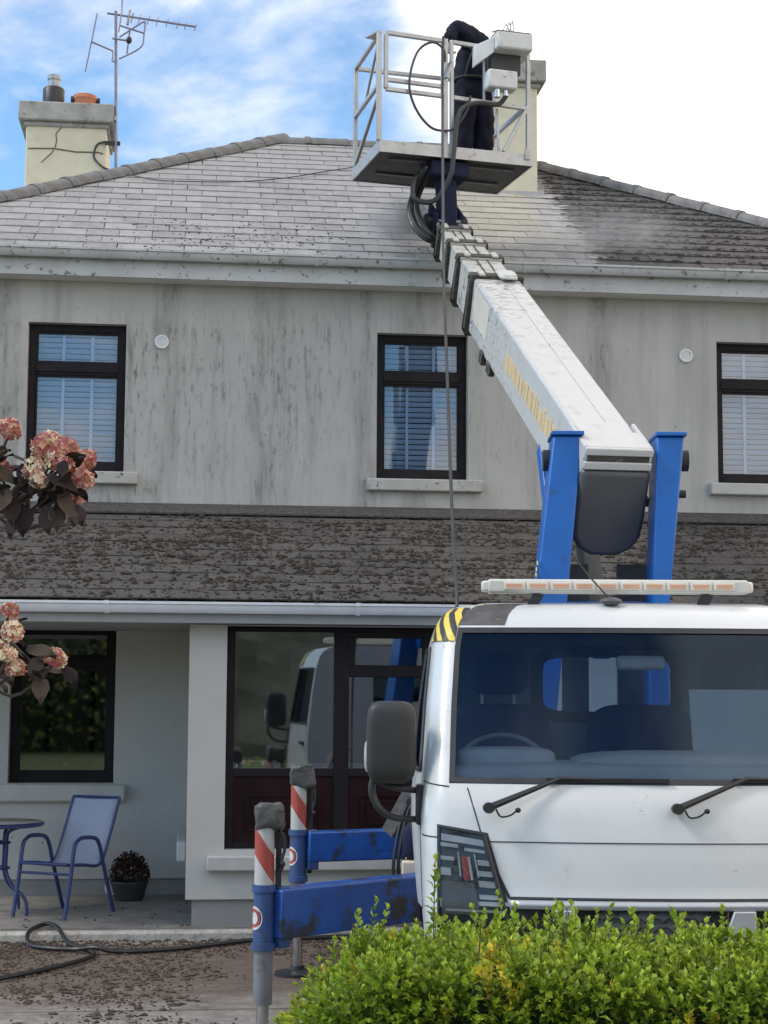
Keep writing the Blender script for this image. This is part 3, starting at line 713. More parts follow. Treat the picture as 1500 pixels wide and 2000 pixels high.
# ------------------------------------------------------------------ lift truck
TO = V((2.101, -7.089, 0)); TYAW = radians(7.87)
EX_ = V((cos(TYAW), -sin(TYAW), 0)); EYV = V((sin(TYAW), cos(TYAW), 0))
def L(p): q = V(p)-TO; return V((q.dot(EX_), q.dot(EYV), q.z))
def interp(tab, z):
    if z <= tab[0][0]: return tab[0][1]
    for (a, b), (c, d) in zip(tab, tab[1:]):
        if z <= c: return b+(d-b)*(z-a)/(c-a)
    return tab[-1][1]
truck = thing('lift_truck', 'white and blue cab truck with a raised boom and basket', 'truck', TO, -TYAW)
YF = [(.42, -.01), (.55, -.06), (.70, -.075), (.86, -.07), (.89, -.06), (1.15, -.03), (1.32, .005), (1.42, .05), (2.20, .45), (2.25, .49), (2.29, .54), (2.32, .61), (2.345, .76)]
HW = [(.42, .955), (.85, .975), (1.15, .98), (1.42, .972), (1.8, .955), (2.12, .93), (2.22, .905), (2.28, .87), (2.32, .81), (2.345, .70)]
KC = .89
def bowf(z): return .11
def surf(s, z, off=0.0):
    # s 0..1 front from the centre to the A pillar, 1..2 round the corner, 2..3 along the side (right half, x >= 0)
    hw = interp(HW, z); yf = interp(YF, z); rr = .17
    yk = yf+bowf(z)*KC*KC; xk = KC*hw
    bul = .045*max(0, min(1, (z-.5)/.3))*max(0, 1-abs(z-1.25)/.95)
    if s <= 1:
        x = s*xk; p = V((x, yf+bowf(z)*(x/hw)**2, z)); n = V((-.0 + .2*x, -1, 0))
    elif s <= 2:
        a = (s-1)*pi/2; p = V((xk+(hw-xk)*sin(a), yk+rr*(1-cos(a)), z)); n = V((sin(a)*rr+.05, -cos(a)*(hw-xk)-.03, 0))
    else:
        t = s-2; y = (yk+rr)+(1.62-yk-rr)*t; p = V((hw+bul*min(1, t/.22), y, z)); n = V((1, -.05, 0))
    n.normalize(); return p+n*off
def mir(p): return V((-p.x, p.y, p.z))
S_ = [i/9 for i in range(10)] + [1+.2*k for k in range(1, 6)] + [2.03, 2.07, 2.12, 2.2, 2.35, 2.55, 2.75, 2.9, 2.96, 3.0]
REAR = [.75, .40, .36, .15, 0]
ZR = [.42, .5, .6, .7, .8, .86, .89, .95, 1.05, 1.15, 1.25, 1.32, 1.38, 1.42, 1.46, 1.5, 1.62, 1.72, 1.76, 1.9, 2.04, 2.1, 2.16, 2.20, 2.225, 2.25, 2.27, 2.29, 2.305, 2.32, 2.335, 2.345]
def cab_shell(inset, name, mat, parent):
    m = MB(); rows = []
    for z in ZR:
        half = [surf(s, z, -inset) for s in S_]
        if inset: half = [V((p.x, min(p.y, 1.62-inset), min(p.z, 2.345-inset))) for p in half]
        hw = half[-1].x
        half += [V((min(r*.97, 1)*hw if r > .5 else r*.97, 1.62-inset, half[-1].z)) for r in REAR]
        left = [mir(p) for p in half[1:-1]][::-1]
        rows.append(half+left)
    n = len(rows[0]); base = 0
    for r in rows: m.v += [tuple(p) for p in r]
    nf = len(S_); nh = nf+len(REAR)
    def sval(i):
        if i < nf: return S_[i], False
        if i < nh: return ('r', REAR[i-nf]), True
        j = n-i
        return (S_[j], False) if j < nf else (('r', REAR[j-nf]), True)
    for k in range(len(ZR)-1):
        zm = (ZR[k]+ZR[k+1])/2
        for i in range(n):
            j = (i+1) % n; a, b = sval(i)[0], sval(j)[0]
            fr_ = not isinstance(a, tuple) and not isinstance(b, tuple)
            if fr_:
                sm_ = (a+b)/2
                if sm_ < .66 and .6 < zm < .86 and not inset: continue  # grille
                if sm_ < 1 and 1.42 < zm < 2.20: continue          # windscreen opening
                if 2.07 < sm_ < 2.9 and 1.46 < zm < 2.10: continue  # door glass
                if 2.05 < sm_ < 2.55 and zm < .78: continue         # wheel arch
            elif isinstance(a, tuple) and isinstance(b, tuple) and a[1] <= .40 and b[1] <= .40 and max(a[1], b[1]) <= .36:
                if 1.72 < zm < 2.10: continue                       # rear window
            m.f.append((k*n+i, k*n+j, (k+1)*n+j, (k+1)*n+i))
    t = (len(ZR)-1)*n
    for i in range(nh-1):
        i2 = i+1; a, b = (n-i) % n, n-i2
        if i == 0: m.f.append((t, t+1, t+n-1))
        elif i2 == nh-1: m.f.append((t+i, t+i2, t+n-i))
        else: m.f.append((t+i, t+i2, t+n-i2, t+n-i))
    return m.build(name, mat, parent)
cab = cab_shell(0, 'cab', 'white_paint', truck)
CK = .909                       # the cab stands a little nearer than the first survey: heights shrink about eye level
cab.location = L((2.025, -7.80, 0)); cab.location.z = 1.9*(1-CK)-.012; cab.scale = (1.03, 1, CK*1.012); cab.rotation_euler = (0, 0, radians(1.0))
cab_shell(.03, 'cab_lining', 'cab_trim', cab)
MB().box(-.93, .93, .12, 1.58, .55, .75).build('cab_floor', 'rubber', cab)
def patch(sfun, zr, m, nz, off, both=None, closed_thick=0):
    # grid on the left front of the cab; sfun(v, u) gives s for height fraction v
    g = MB(); nu = m
    for k in range(nz+1):
        v = k/nz; z = zr[0]+(zr[1]-zr[0])*v
        for i in range(nu+1):
            z2 = z if not callable(both) else both(v, i/nu)
            g.v.append(tuple(mir(surf(sfun(v, i/nu), z2, off))))
    for k in range(nz):
        for i in range(nu): g.f.append((k*(nu+1)+i, k*(nu+1)+i+1, (k+1)*(nu+1)+i+1, (k+1)*(nu+1)+i))
    return g
def s_of_x(x, z):
    hw = interp(HW, z); xk = KC*hw; x = abs(x)
    if x <= xk: return x/xk
    return 1+math.asin(min(1, (x-xk)/(hw-xk)))/(pi/2)
# windscreen, both halves in one sheet
g = MB(); nu, nz = 28, 12
for k in range(nz+1):
    z = 1.415+(2.205-1.415)*k/nz
    for i in range(nu+1):
        u = -1+2*i/nu; p = surf(abs(u), z, -.004); g.v.append(tuple(p if u >= 0 else mir(p)))
for k in range(nz):
    for i in range(nu): g.f.append((k*(nu+1)+i, k*(nu+1)+i+1, (k+1)*(nu+1)+i+1, (k+1)*(nu+1)+i))
ws = g.build('windscreen', 'windscreen_glass', cab)
def edge_path(pts, off): return [surf(abs(s), z, off) if s >= 0 else mir(surf(-s, z, off)) for s, z in pts]
ring = [(-1+2*i/30, 1.425) for i in range(31)] + [(1, 1.425+.77*k/8) for k in range(1, 9)] + [(1-2*i/30, 2.197) for i in range(1, 31)] + [(-1, 2.197-.77*k/8) for k in range(1, 8)]
def ribbon(ring_, wid, off, name, mat, par):
    g = MB(); n = len(ring_); cz = 1.81
    for s, z in ring_:
        for q in (0, 1):
            s2 = s*(1-q*wid*1.05); z2 = z+(cz-z)*q*wid*2.3
            p = surf(abs(s2), z2, off); g.v.append(tuple(p if s2 >= 0 else mir(p)))
    for i in range(n):
        j = (i+1) % n; g.f.append((2*i, 2*j, 2*j+1, 2*i+1))
    return g.build(name, mat, par)
ribbon(ring, .028, .003, 'windscreen_seal', 'black_plastic', ws)
# seams
def seam(pts, name='seam', r=.0032, par=cab): return MB().tube(edge_path(pts, .0005), r, 5).build(name, 'black_plastic', par)
sx_ = lambda x, z: math.copysign(s_of_x(x, z), x)
seam([(sx_(-.722+1.444*i/20, 1.15), 1.15) for i in range(21)])
for sg in (-1, 1):
    seam([(sx_(sg*(.785-.065*k/8), 1.40-.25*k/8), 1.40-.25*k/8) for k in range(9)])
    seam([(sx_(sg*(.722-.11*k/8), 1.15-.26*k/8), 1.15-.26*k/8) for k in range(9)], r=.007)
    seam([(sg*(1.05+.95*k/8), 1.165+.0*k) for k in range(9)])
    seam([(sg*(1.0+1.0*k/8), 1.405+.02*k/8) for k in range(9)])
    seam([(sg*2.04, z) for z in (1.40, 1.3, 1.2, 1.1, 1.0, .9, .8)]); seam([(sg*2.93, z) for z in (.75, 1, 1.2, 1.46)])
seam([(sx_(-.61+1.22*i/20, .889), .889) for i in range(21)], r=.008)
# door glass and handle
for sg in (-1, 1):
    g = MB()
    zs_ = (1.46, 1.62, 1.76, 1.9, 2.04, 2.10); ss_ = (2.07, 2.2, 2.4, 2.65, 2.9)
    for z in zs_:
        for s in ss_: p = surf(s, z, -.012); g.v.append(tuple(p if sg > 0 else mir(p)))
    for k in range(5):
        for i in range(4): g.f.append((k*5+i, k*5+i+1, (k+1)*5+i+1, (k+1)*5+i))
    dg = g.build('door_glass', 'windscreen_glass', cab)
    rp_ = [(2.07, 1.47)]+[(2.07+.83*k/8, 1.468) for k in range(1, 9)]+[(2.9, 1.47+.62*k/6) for k in range(1, 7)]+[(2.9-.83*k/8, 2.093) for k in range(1, 9)]+[(2.07, 2.09-.6*k/6) for k in range(1, 7)]
    MB().tube([surf(s, z, .002) if sg > 0 else mir(surf(s, z, .002)) for s, z in rp_], .012, 6, closed=True).build('door_glass_seal', 'black_plastic', dg)
    MB().beam(V((sg*1.035, 1.28, 1.25)), V((sg*1.035, 1.44, 1.25)), .03, .04).build('door_handle', 'black_plastic', cab, bevel=.008)
# hazard tape over the roof corner and grey tape beside it
zt = lambda v, u: 2.16+.17*v
patch(lambda v, u: 1.02+1.12*u, (2.13+0, 2.335), 10, 8, .006).build('hazard_tape', 'hazard_tape', cab)
patch(lambda v, u: .74+.27*u, (2.215, 2.335), 8, 8, .005).build('grey_tape', 'grey_tape', cab)
# headlights: dark housing, reflectors, clear lens following the corner
def hl_x(v, u, grow=0):      # v 0 bottom .. 1 top
    xo = .905+grow; xi = .612+.105*v-grow
    return xi+(xo-xi)*u
def hl_top(v, u): return .765+v*(.418+.035*u)
for sg in (-1, 1):
    def pt(v, u, off, grow=0):
        z = hl_top(v, u); p = surf(s_of_x(hl_x(v, u, grow), z), z, off); return p if sg > 0 else mir(p)
    def grid(v0, v1, u0, u1, off, nv=6, nu_=8, grow=0):
        m = MB()
        for k in range(nv+1):
            for i in range(nu_+1): m.v.append(tuple(pt(v0+(v1-v0)*k/nv, u0+(u1-u0)*i/nu_, off, grow)))
        for k in range(nv):
            for i in range(nu_): m.f.append((k*(nu_+1)+i, k*(nu_+1)+i+1, (k+1)*(nu_+1)+i+1, (k+1)*(nu_+1)+i))
        return m
    h = grid(-.15, 1.02, -.03, 1.0, .003, 8, 10, .012).build('headlight', 'lamp_dark', cab)
    rf = MB()
    def blk(v0, v1, u0, u1, o=.012):
        q = grid(v0, v1, u0, u1, o, 2, 3); i0 = len(rf.v); rf.v += q.v; rf.f += [tuple(i0+a for a in f) for f in q.f]
    blk(.86, .93, .05, .95); blk(.78, .815, .08, .5); blk(.80, .84, .62, .97); blk(.66, .70, .72, .97); blk(.52, .58, .05, .3); blk(.50, .58, .80, .97); blk(.64, .70, .06, .28); blk(.40, .47, .05, .33); blk(.27, .32, .05, .36); blk(.13, .155, .05, .9)
    for u in (.3, .62): blk(.5, .76, u, u+.03)
    rf.build('reflector', 'reflector', h)
    rd = grid(.47, .72, .42, .58, .013, 4, 4); rd.build('indicator', 'lamp_red', h)
    MB().tube([pt(v, .43, .016) for v in (.47, .55, .65, .72)], .006, 6).build('bulb_ring', 'reflector', h)
    grid(.10, .44, .40, .96, .010, 4, 6).build('lower_lens', 'lens_grey', h)
    grid(-.12, .99, .0, .985, .022, 8, 10).build('lens', 'lamp_glass', h)
    MB().tube([pt(v, .005, .02) for v in (-.14, 0, .25, .5, .75, .99)], .010, 6).tube([pt(.995, u, .016) for u in (0, .25, .5, .75, 1)], .006, 6).tube([pt(v, .99, .014) for v in (-.14, .2, .5, .8, .99)], .007, 6).build('lamp_trim', 'black_plastic', h)
# bumper strip, grille
g = MB()
for i in range(25):
    x = -.61+1.22*i/24
    for z, o in ((.842, .018), (.880, .024)):
        p = surf(s_of_x(x, z), z, o); g.v.append((x, p.y, p.z))
for i in range(24): g.f.append((2*i, 2*i+2, 2*i+3, 2*i+1))
bs_ = g.build('grille_trim', 'silver_plastic', cab); sd2 = bs_.modifiers.new('solid', 'SOLIDIFY'); sd2.thickness = .012
gr = MB().box(-.60, .60, -.035, -.01, .59, .862).build('grille', 'black_plastic', cab)
hx = MB(); cw = .078; chh = .05
for r in range(6):
    for c in range(-8, 9):
        x = c*cw*1.0+(cw/2 if r % 2 else 0); z = .615+r*chh*.82
        if abs(x) > .58: continue
        yq = -.062+.11*(x/.98)**2
        pts = [(x-cw*.5, yq, z), (x-cw*.22, yq, z+chh*.42), (x+cw*.22, yq, z+chh*.42), (x+cw*.5, yq, z)]
        hx.tube(pts, .0055, 4)
hx.build('grille_mesh', 'mirror_plastic', gr)
for sg in (-1, 1):
    MB().prism([(sg*.43, -.075, .84), (sg*.335, -.085, .84), (sg*.29, -.085, .70), (sg*.43, -.075, .62)], (0, .03, 0)).build('grille_wing', 'silver_plastic', gr, bevel=.006)
MB().box(-.95, .95, -.09, .12, .40, .60).build('bumper', 'white_paint', cab, bevel=.03)
MB().box(-.16, .16, -.100, -.092, .45, .56).build('number_plate', 'paper', cab)
# wipers
def wiper(px, ex, ez, tipx, tipz, name='wiper'):
    P0 = V((px, -.035+.0, 1.315)); e0 = surf(s_of_x(ex, ez), ez, .03); e0.x = ex
    t0 = surf(s_of_x(tipx, tipz), tipz, .018); t0.x = tipx
    b0 = surf(s_of_x(ex-.06, ez-.01), ez-.01, .018); b0.x = ex-.06
    o = MB().tube([P0, P0+(e0-P0)*.35, e0, e0+(t0-e0)*.35], [.018, .015, .010, .006], 8).build(name, 'black_plastic', cab)
    MB().beam(b0, t0, .016, .022).build('wiper_blade', 'rubber', o)
    MB().lathe([(.026, -.02), (.026, .02), (.016, .03)], P0+V((0, .0, 0)), 14, 'y').build('wiper_pivot', 'black_plastic', o)
    MB().tube(spline([P0+V((.03, -.005, -.005)), P0+V((.05, -.01, -.04)), P0+V((.09, -.01, -.035)), P0+V((.12, -.005, -.012))]), .0045, 5).build('washer_hose', 'rubber', o)
    MB().ellipsoid(P0+V((.125, -.005, -.01)), (.013, .013, .013), 8, 6).build('washer_jet', 'rubber', o)
wiper(-.70, -.385, 1.452, .085, 1.442); wiper(.108, .425, 1.455, .80, 1.445)
# mirrors
for sg in (-1, 1):
    m0 = MB().ellipsoid((sg*1.12, .27, 1.615), (.112, .085, .205), 24, 16, .42).build('door_mirror', 'mirror_plastic', cab)
    MB().ellipsoid((sg*1.22, .255, 1.545), (.022, .03, .082), 12, 8, .7).build('mirror_indicator', 'reflector', m0)
    a1 = spline([(sg*1.18, .30, 1.42), (sg*1.13, .30, 1.395), (sg*1.04, .33, 1.375), (sg*.97, .36, 1.37)])
    a2 = spline([(sg*1.20, .30, 1.43), (sg*1.205, .30, 1.36), (sg*1.17, .30, 1.28), (sg*1.10, .33, 1.235), (sg*.97, .36, 1.225)])
    MB().tube(a1, .016, 8).tube(a2, .017, 8).build('mirror_arm', 'black_plastic', m0)
    MB().box(min(sg*1.01, sg*.95), max(sg*1.01, sg*.95), .30, .45, 1.20, 1.40).build('mirror_mount', 'black_plastic', m0, bevel=.015)
# light bar on the cab roof
lb = MB().box(-.665, .575, .70, .80, 2.392, 2.466).build('light_bar', 'bar_frame', cab, bevel=.012)
for k in range(10):
    x = -.59+k*.111
    sgm = MB().box(x, x+.100, .690, .702, 2.408, 2.450).build('light_segment', 'bar_cream', lb, bevel=.003)
    MB().box(x+.012, x+.088, .686, .692, 2.418, 2.426).box(x+.012, x+.088, .686, .692, 2.432, 2.440).build('amber_strip', 'amber', sgm)
for x in (-.45, .36):
    MB().beam((x, .75, 2.33), (x+.03, .75, 2.392), .05, .05).build('bar_bracket', 'black_plastic', lb)
for x in (-.67, .575): MB().box(x-.025, x+.025, .71, .79, 2.40, 2.458).build('bar_end', 'bar_cream', lb, bevel=.012)
# roof aerial
an = MB().ellipsoid((-.09, .62, 2.345), (.055, .05, .022), 12, 6).build('aerial_base', 'plate_dark', cab)
MB().tube([(-.09, .62, 2.35), (-.19, .60, 2.47), (-.27, .58, 2.58)], .0045, 5).build('aerial_rod', 'cable_dark', an)
# interior
for sx2, wd_, nm in ((-.59, .27, 1), (.12, .27, 0), (.56, .20, 1)):
    s1 = MB().ellipsoid((sx2, 1.18, 1.47), (wd_, .09, .33), 20, 14, .45).build('seat_back', 'seat_navy', cab)
    if nm: 
        MB().ellipsoid((sx2, 1.13, 1.965), (.15, .06, .115), 18, 10, .5).build('headrest', 'seat_navy', s1)
        MB().cyl((sx2-.08, 1.15, 1.72), (sx2-.08, 1.15, 1.9), .008, n=8).cyl((sx2+.08, 1.15, 1.72), (sx2+.08, 1.15, 1.9), .008, n=8).build('headrest_post', 'galv', s1)
    MB().ellipsoid((sx2, .95, 1.2), (wd_, .3, .1), 16, 8, .5).build('seat_cushion', 'seat_navy', s1)
ds_ = MB(); 
ds_.ellipsoid((0, .42, 1.36), (.90, .22, .16), 40, 14, .35)
ds_.build('dashboard', 'dash_grey', cab)
MB().ellipsoid((-.60, .43, 1.515), (.23, .13, .075), 20, 10, .5).build('instrument_hood', 'dash_grey', cab)
MB().ellipsoid((.20, .42, 1.495), (.52, .17, .08), 24, 10, .6).build('dash_top', 'dash_grey', cab)
stw = [(-.60+.19*cos(a), .62+.05*sin(a), 1.50+.14*sin(a)) for a in [2*pi*k/28 for k in range(28)]]
MB().tube(stw, .014, 8, closed=True).build('steering_wheel', 'cab_trim', cab)
MB().box(-.07, .16, .60, .64, 1.985, 2.06).build('interior_mirror', 'dash_grey', cab, bevel=.02)
MB().obox((.46, .50, 1.70), (.20, 0, 0), (0, .004, 0), (0, .06, .185)).build('notice_board', 'paper', cab)
MB().box(-.38, .38, 1.60, 1.606, 1.72, 2.10).build('rear_glass', 'windscreen_glass', cab)
rw = [(.365*math.copysign(abs(cos(a))**.38, cos(a)), 1.575, 1.91+.19*math.copysign(abs(sin(a))**.38, sin(a))) for a in [2*pi*k/40 for k in range(40)]]
MB().tube(rw, .032, 6, closed=True).build('rear_glass_seal', 'rubber', cab)
# chassis, deck, wheels
ch = MB(); ch.box(-.42, -.30, .2, 5.0, .45, .65); ch.box(.30, .42, .2, 5.0, .45, .65); ch.box(-.5, .5, 1.0, 1.2, .4, .6); ch.build('chassis', 'black_metal', truck)
MB().box(-.98, .98, 1.80, 5.0, .66, .80).build('deck', 'blue_grimy', truck, bevel=.01)
MB().box(-.97, -.45, 2.2, 3.0, .801, 1.02).build('tool_box', 'plate_dark', truck, bevel=.02)
MB().box(.45, .97, 2.2, 4.2, .801, 1.1).build('tool_box', 'plate_dark', truck, bevel=.02)
for (x, y) in ((-.82, .72), (.82, .72), (-.80, 3.9), (.80, 3.9)):
    wl = inst('wheel', None, truck, (x, y, .34)); 
    MB().tube([(-.1, 0, 0), (-.1, 0, 0)][:1]+[(-.09, 0, 0), (.09, 0, 0), (.1, 0, 0)], [.30, .335, .335, .30], 28).build('tyre', 'rubber', wl)
    MB().cyl((-.105, 0, 0), (.105, 0, 0), .19, n=20).build('rim', 'galv', wl)
# bits of kit between cab and outrigger
kit = MB().ellipsoid((-1.02, 1.98, .98), (.10, .10, .11), 14, 10, .6).build('hydraulic_motor', 'seat_navy', truck)
MB().box(-1.12, -.95, 1.85, 2.10, .66, .87).build('pale_block', 'pale_block', truck, bevel=.01)
MB().beam((-1.20, 2.3, 1.0), (-1.06, 2.2, 1.26), .07, .09).build('control_lever_bank', 'grey_tape', truck)
hk = MB()
for k in range(5): hk.tube(spline([(-1.16+.03*k, 2.0+.05*k, .62), (-1.17+.03*k, 1.95, .85+.02*k), (-1.12+.035*k, 2.05, 1.12+.03*k), (-1.02+.03*k, 2.15, 1.30)]), .011, 6)
hk.build('hydraulic_hose', 'hose_black', truck)

# turret posts, boom
tur = MB().cyl((.12, 2.35, .80), (.12, 2.35, 1.15), .42, n=28).box(-.25, .50, 2.0, 2.7, 1.151, 1.30).build('turret', 'blue_paint', truck, bevel=.01)
def post(b, t, wb, wt, dep, name, mat='blue_paint'):
    b, t = V(b), V(t); m = MB(); dv = V((0, dep, 0))
    lo = [b+V((-wb/2, 0, 0)), b+V((wb/2, 0, 0)), b+V((wb/2, dep, 0)), b+V((-wb/2, dep, 0))]
    hi = [t+V((-wt/2, 0, 0)), t+V((wt/2, 0, 0)), t+V((wt/2, dep*.9, .03)), t+V((-wt/2, dep*.9, .03))]
    m.v = [tuple(p) for p in lo+hi]; m.f = [(0, 3, 2, 1), (4, 5, 6, 7), (0, 1, 5, 4), (1, 2, 6, 5), (2, 3, 7, 6), (3, 0, 4, 7)]
    o = m.build(name, mat, truck, bevel=.012)
    return o
pL = post((-.375, 1.55, 1.25), (-.135, 1.70, 3.40), .21, .175, .34, 'turret_post')
pR = post((.385, 1.64, 2.15), (.475, 1.70, 3.395), .085, .165, .34, 'turret_post')
MB().box(.33, .45, 1.66, 1.98, 1.25, 2.149).build('post_base', 'blue_paint', pR, bevel=.01)
MB().box(-.235, -.04, 1.675, 2.04, 3.402, 3.425).build('post_cap', 'blue_paint', pL, bevel=.004); MB().box(.385, .57, 1.675, 2.04, 3.397, 3.42).build('post_cap', 'blue_paint', pR, bevel=.004)
MB().cyl((-.275, 1.86, 3.27), (-.20, 1.86, 3.27), .065, n=20).build('pivot_pin', 'black_metal', pL); MB().cyl((.52, 1.86, 3.27), (.60, 1.86, 3.27), .065, n=20).build('pivot_pin', 'black_metal', pR)
MB().cyl((.53, 1.80, 3.06), (.575, 1.80, 3.06), .025, n=10).build('bolt', 'black_metal', pR)
MB().box(-.2, .42, 1.9, 2.1, 2.28, 2.42).build('post_brace', 'blue_paint', truck, bevel=.01)
MB().box(-.14, .02, 2.13, 2.2, 1.6, 2.66).box(.20, .42, 2.13, 2.2, 1.6, 2.66).build('turret_plate', 'black_metal', truck)
# yellow script on the left post side
sc_ = MB()
for k in range(7):
    z = 2.42+.035*k; x = -.345+.006*k*.7
    sc_.obox((x-.006, 1.63+.03*(k % 2), z), (.002, 0, 0), (0, .02, 0), (0, .008, .012))
sc_.build('post_lettering', 'yellow_letter', pL)

# boom: axis from the rear end to the tip
BA, BT = L((2.476, -5.411, 3.357)), L((2.205, -.703, 6.068))
bd = (BT-BA).normalized(); BLEN = (BT-BA).length
bs = bd.cross(V((0, 0, 1))).normalized(); bu = bs.cross(bd)
def bp(a, s, u): return BA+bd*a+bs*s+bu*u      # a along, s right, u up (u = 0 is the top face)
def bbox(m, a0, a1, s0, s1, u0, u1): m.obox(bp((a0+a1)/2, (s0+s1)/2, (u0+u1)/2), bd*(a1-a0)/2, bs*(s1-s0)/2, bu*(u1-u0)/2)
m = MB(); bbox(m, 0, 3.50, -.185, .185, -.44, 0); boom = m.build('boom', 'white_boom', truck, bevel=.022)
fr_ = [0, .763, .843, .925, 1.0]; ends = [3.50, 4.15, 4.70, 5.25, 5.58]
for k in range(1, 5):
    w_ = .185-.020*k; top = -.026*k; bot = -.44+.035*k
    m = MB(); bbox(m, ends[k-1]-.3, ends[k], -w_, w_, bot, top)
    sc1 = m.build('boom_section', 'boom_grimy', boom, bevel=.014)
    m = MB()
    for s in (-w_*.25, w_*.30): bbox(m, ends[k-1]+.08, ends[k], s-.006, s+.006, top+.001, top+.006)
    m.build('section_groove', 'grime_dark', sc1)
for k in range(0, 5):
    w_ = .185-.020*k+.028; top = -.026*k+.030; bot = -.44+.035*k-.03; a1 = ends[k]
    m = MB()
    bbox(m, a1-.075, a1+.02, -w_, w_, top-.045, top); bbox(m, a1-.075, a1+.02, -w_, w_, bot, bot+.045)
    bbox(m, a1-.075, a1+.02, -w_, -w_+.045, bot+.045, top-.045); bbox(m, a1-.075, a1+.02, w_-.045, w_, bot+.045, top-.045)
    col = m.build('boom_collar', 'grime_dark', boom, bevel=.01)
    if k:
        m = MB(); bbox(m, a1-.09, a1-.076, -w_+.02, w_-.02, top-.05, top-.012); m.build('wear_pad', 'boom_grimy', col)
    for s in (-w_*.6, w_*.6):
        m = MB(); bbox(m, a1-.10, a1+.03, s-.022, s+.022, top, top+.014); m.build('pad_bolt', 'boom_grimy', col)
m = MB(); bbox(m, 3.34, 3.56, .0, .14, .026, .045); m.build('cover_plate', 'white_boom', boom, bevel=.006)
# panel edges on the main section
m = MB(); bbox(m, .35, 3.2, .035, .041, .0005, .0025); m.build('weld_line', 'boom_grimy', boom)
m = MB(); bbox(m, 2.80, 3.35, -.1885, -.1855, -.30, -.05); m.build('side_panel', 'bar_cream', boom)
m = MB(); bbox(m, 2.55, 2.68, -.195, -.150, -.50, -.41); bbox(m, 2.80, 2.90, -.205, -.160, -.50, -.40); m.build('boom_lug', 'grime_dark', boom, bevel=.008)
# faded orange lettering along the left side, too blurred in the photograph to read: block strokes
lt = MB(); rs = random.Random(3); a = .55
while a < 2.05:
    wd_ = rs.uniform(.05, .13); h0 = rs.uniform(-.01, .012); h1 = rs.uniform(-.03, .02)
    bbox(lt, a, a+wd_, -.1885, -.1853, -.29+h0, -.165+h1)
    a += wd_+rs.choice((.006, .01, .016))
lt.build('boom_lettering', 'orange_letter', boom)
# rear end: white lip and dark rounded cover plate
m = MB(); bbox(m, -.10, .16, -.21, .21, -.02, .012); bbox(m, -.13, -.101, -.21, .21, -.125, -.075); bbox(m, -.13, -.101, -.21, .21, -.035, .012); bbox(m, -.115, -.10, -.21, .21, -.075, -.035); bbox(m, -.10, .30, -.212, -.188, -.2, .015); bbox(m, -.10, .30, .188, .212, -.2, .015)
m.build('boom_end_cap', 'white_boom', boom, bevel=.008)
m = MB(); bbox(m, -.122, -.116, -.19, .19, -.074, -.036); m.build('end_slot', 'grime_dark', boom)
poly = [(-.215, -.13), (.215, -.13), (.222, -.44), (.215, -.56), (.165, -.645), (.08, -.69), (-.08, -.69), (-.165, -.645), (-.215, -.56), (-.222, -.44)]
m = MB(); m.prism([bp(-.06, s, u) for s, u in poly], -bd*.075); m.build('end_cover', 'plate_dark', boom, bevel=.03)
m = MB(); bbox(m, -.12, .0, -.235, -.21, -.34, -.29); bbox(m, -.12, .0, .21, .235, -.36, -.31); m.build('cover_clip', 'black_metal', boom)
# blue lift strut below the boom
st0, st1 = bp(.98, -.13, -.43), V((-.10, 2.15, 2.25))
MB().beam(st0, st1, .12, .10).build('lift_strut', 'blue_paint', truck, bevel=.01)
MB().beam(bp(1.0, .05, -.44), V((.13, 2.3, 2.1)), .11, .11).build('lift_cylinder', 'plate_dark', truck)

# ------------------------------------------------------------------ outriggers
sl_band = simple
def stripes_sleeve():
    m, t, b = new_mat('sleeve_stripes'); p = obc(t)
    s = N(t, 'ShaderNodeSeparateXYZ'); t.links.new(p, s.inputs[0])
    k = math_node(t, 'ADD', s.outputs[2], math_node(t, 'MULTIPLY', s.outputs[0], 1.5))
    f = math_node(t, 'MULTIPLY', ramp(t, math_node(t, 'SUBTRACT', k, 0.0), [(.932, 0), (.936, 1)], 'CONSTANT'), ramp(t, k, [(1.13, 1), (1.134, 0)]))
    f2 = math_node(t, 'GREATER_THAN', math_node(t, 'SUBTRACT', .075, math_node(t, 'ABSOLUTE', math_node(t, 'SUBTRACT', k, 1.0))), 0)
    c = mix(t, f2, (.48, .47, .44), (.38, .06, .045))
    c = mix(t, ramp(t, noise_tex(t, p, 22, 5, .7), [(.58, 0), (.72, .7)]), c, (.33, .25, .21))
    setin(t, b, 'Base Color', c); setin(t, b, 'Roughness', .5)
stripes_sleeve()
def rumple(m, seed, amp):
    for i, p in enumerate(m.v):
        q = V(p)*9+V((seed, 0, 0)); d = mnoise.noise_vector(q)*amp+mnoise.noise_vector(q*3.1)*amp*.5; m.v[i] = (p[0]+d.x, p[1]+d.y, p[2]+d.z)
    return m
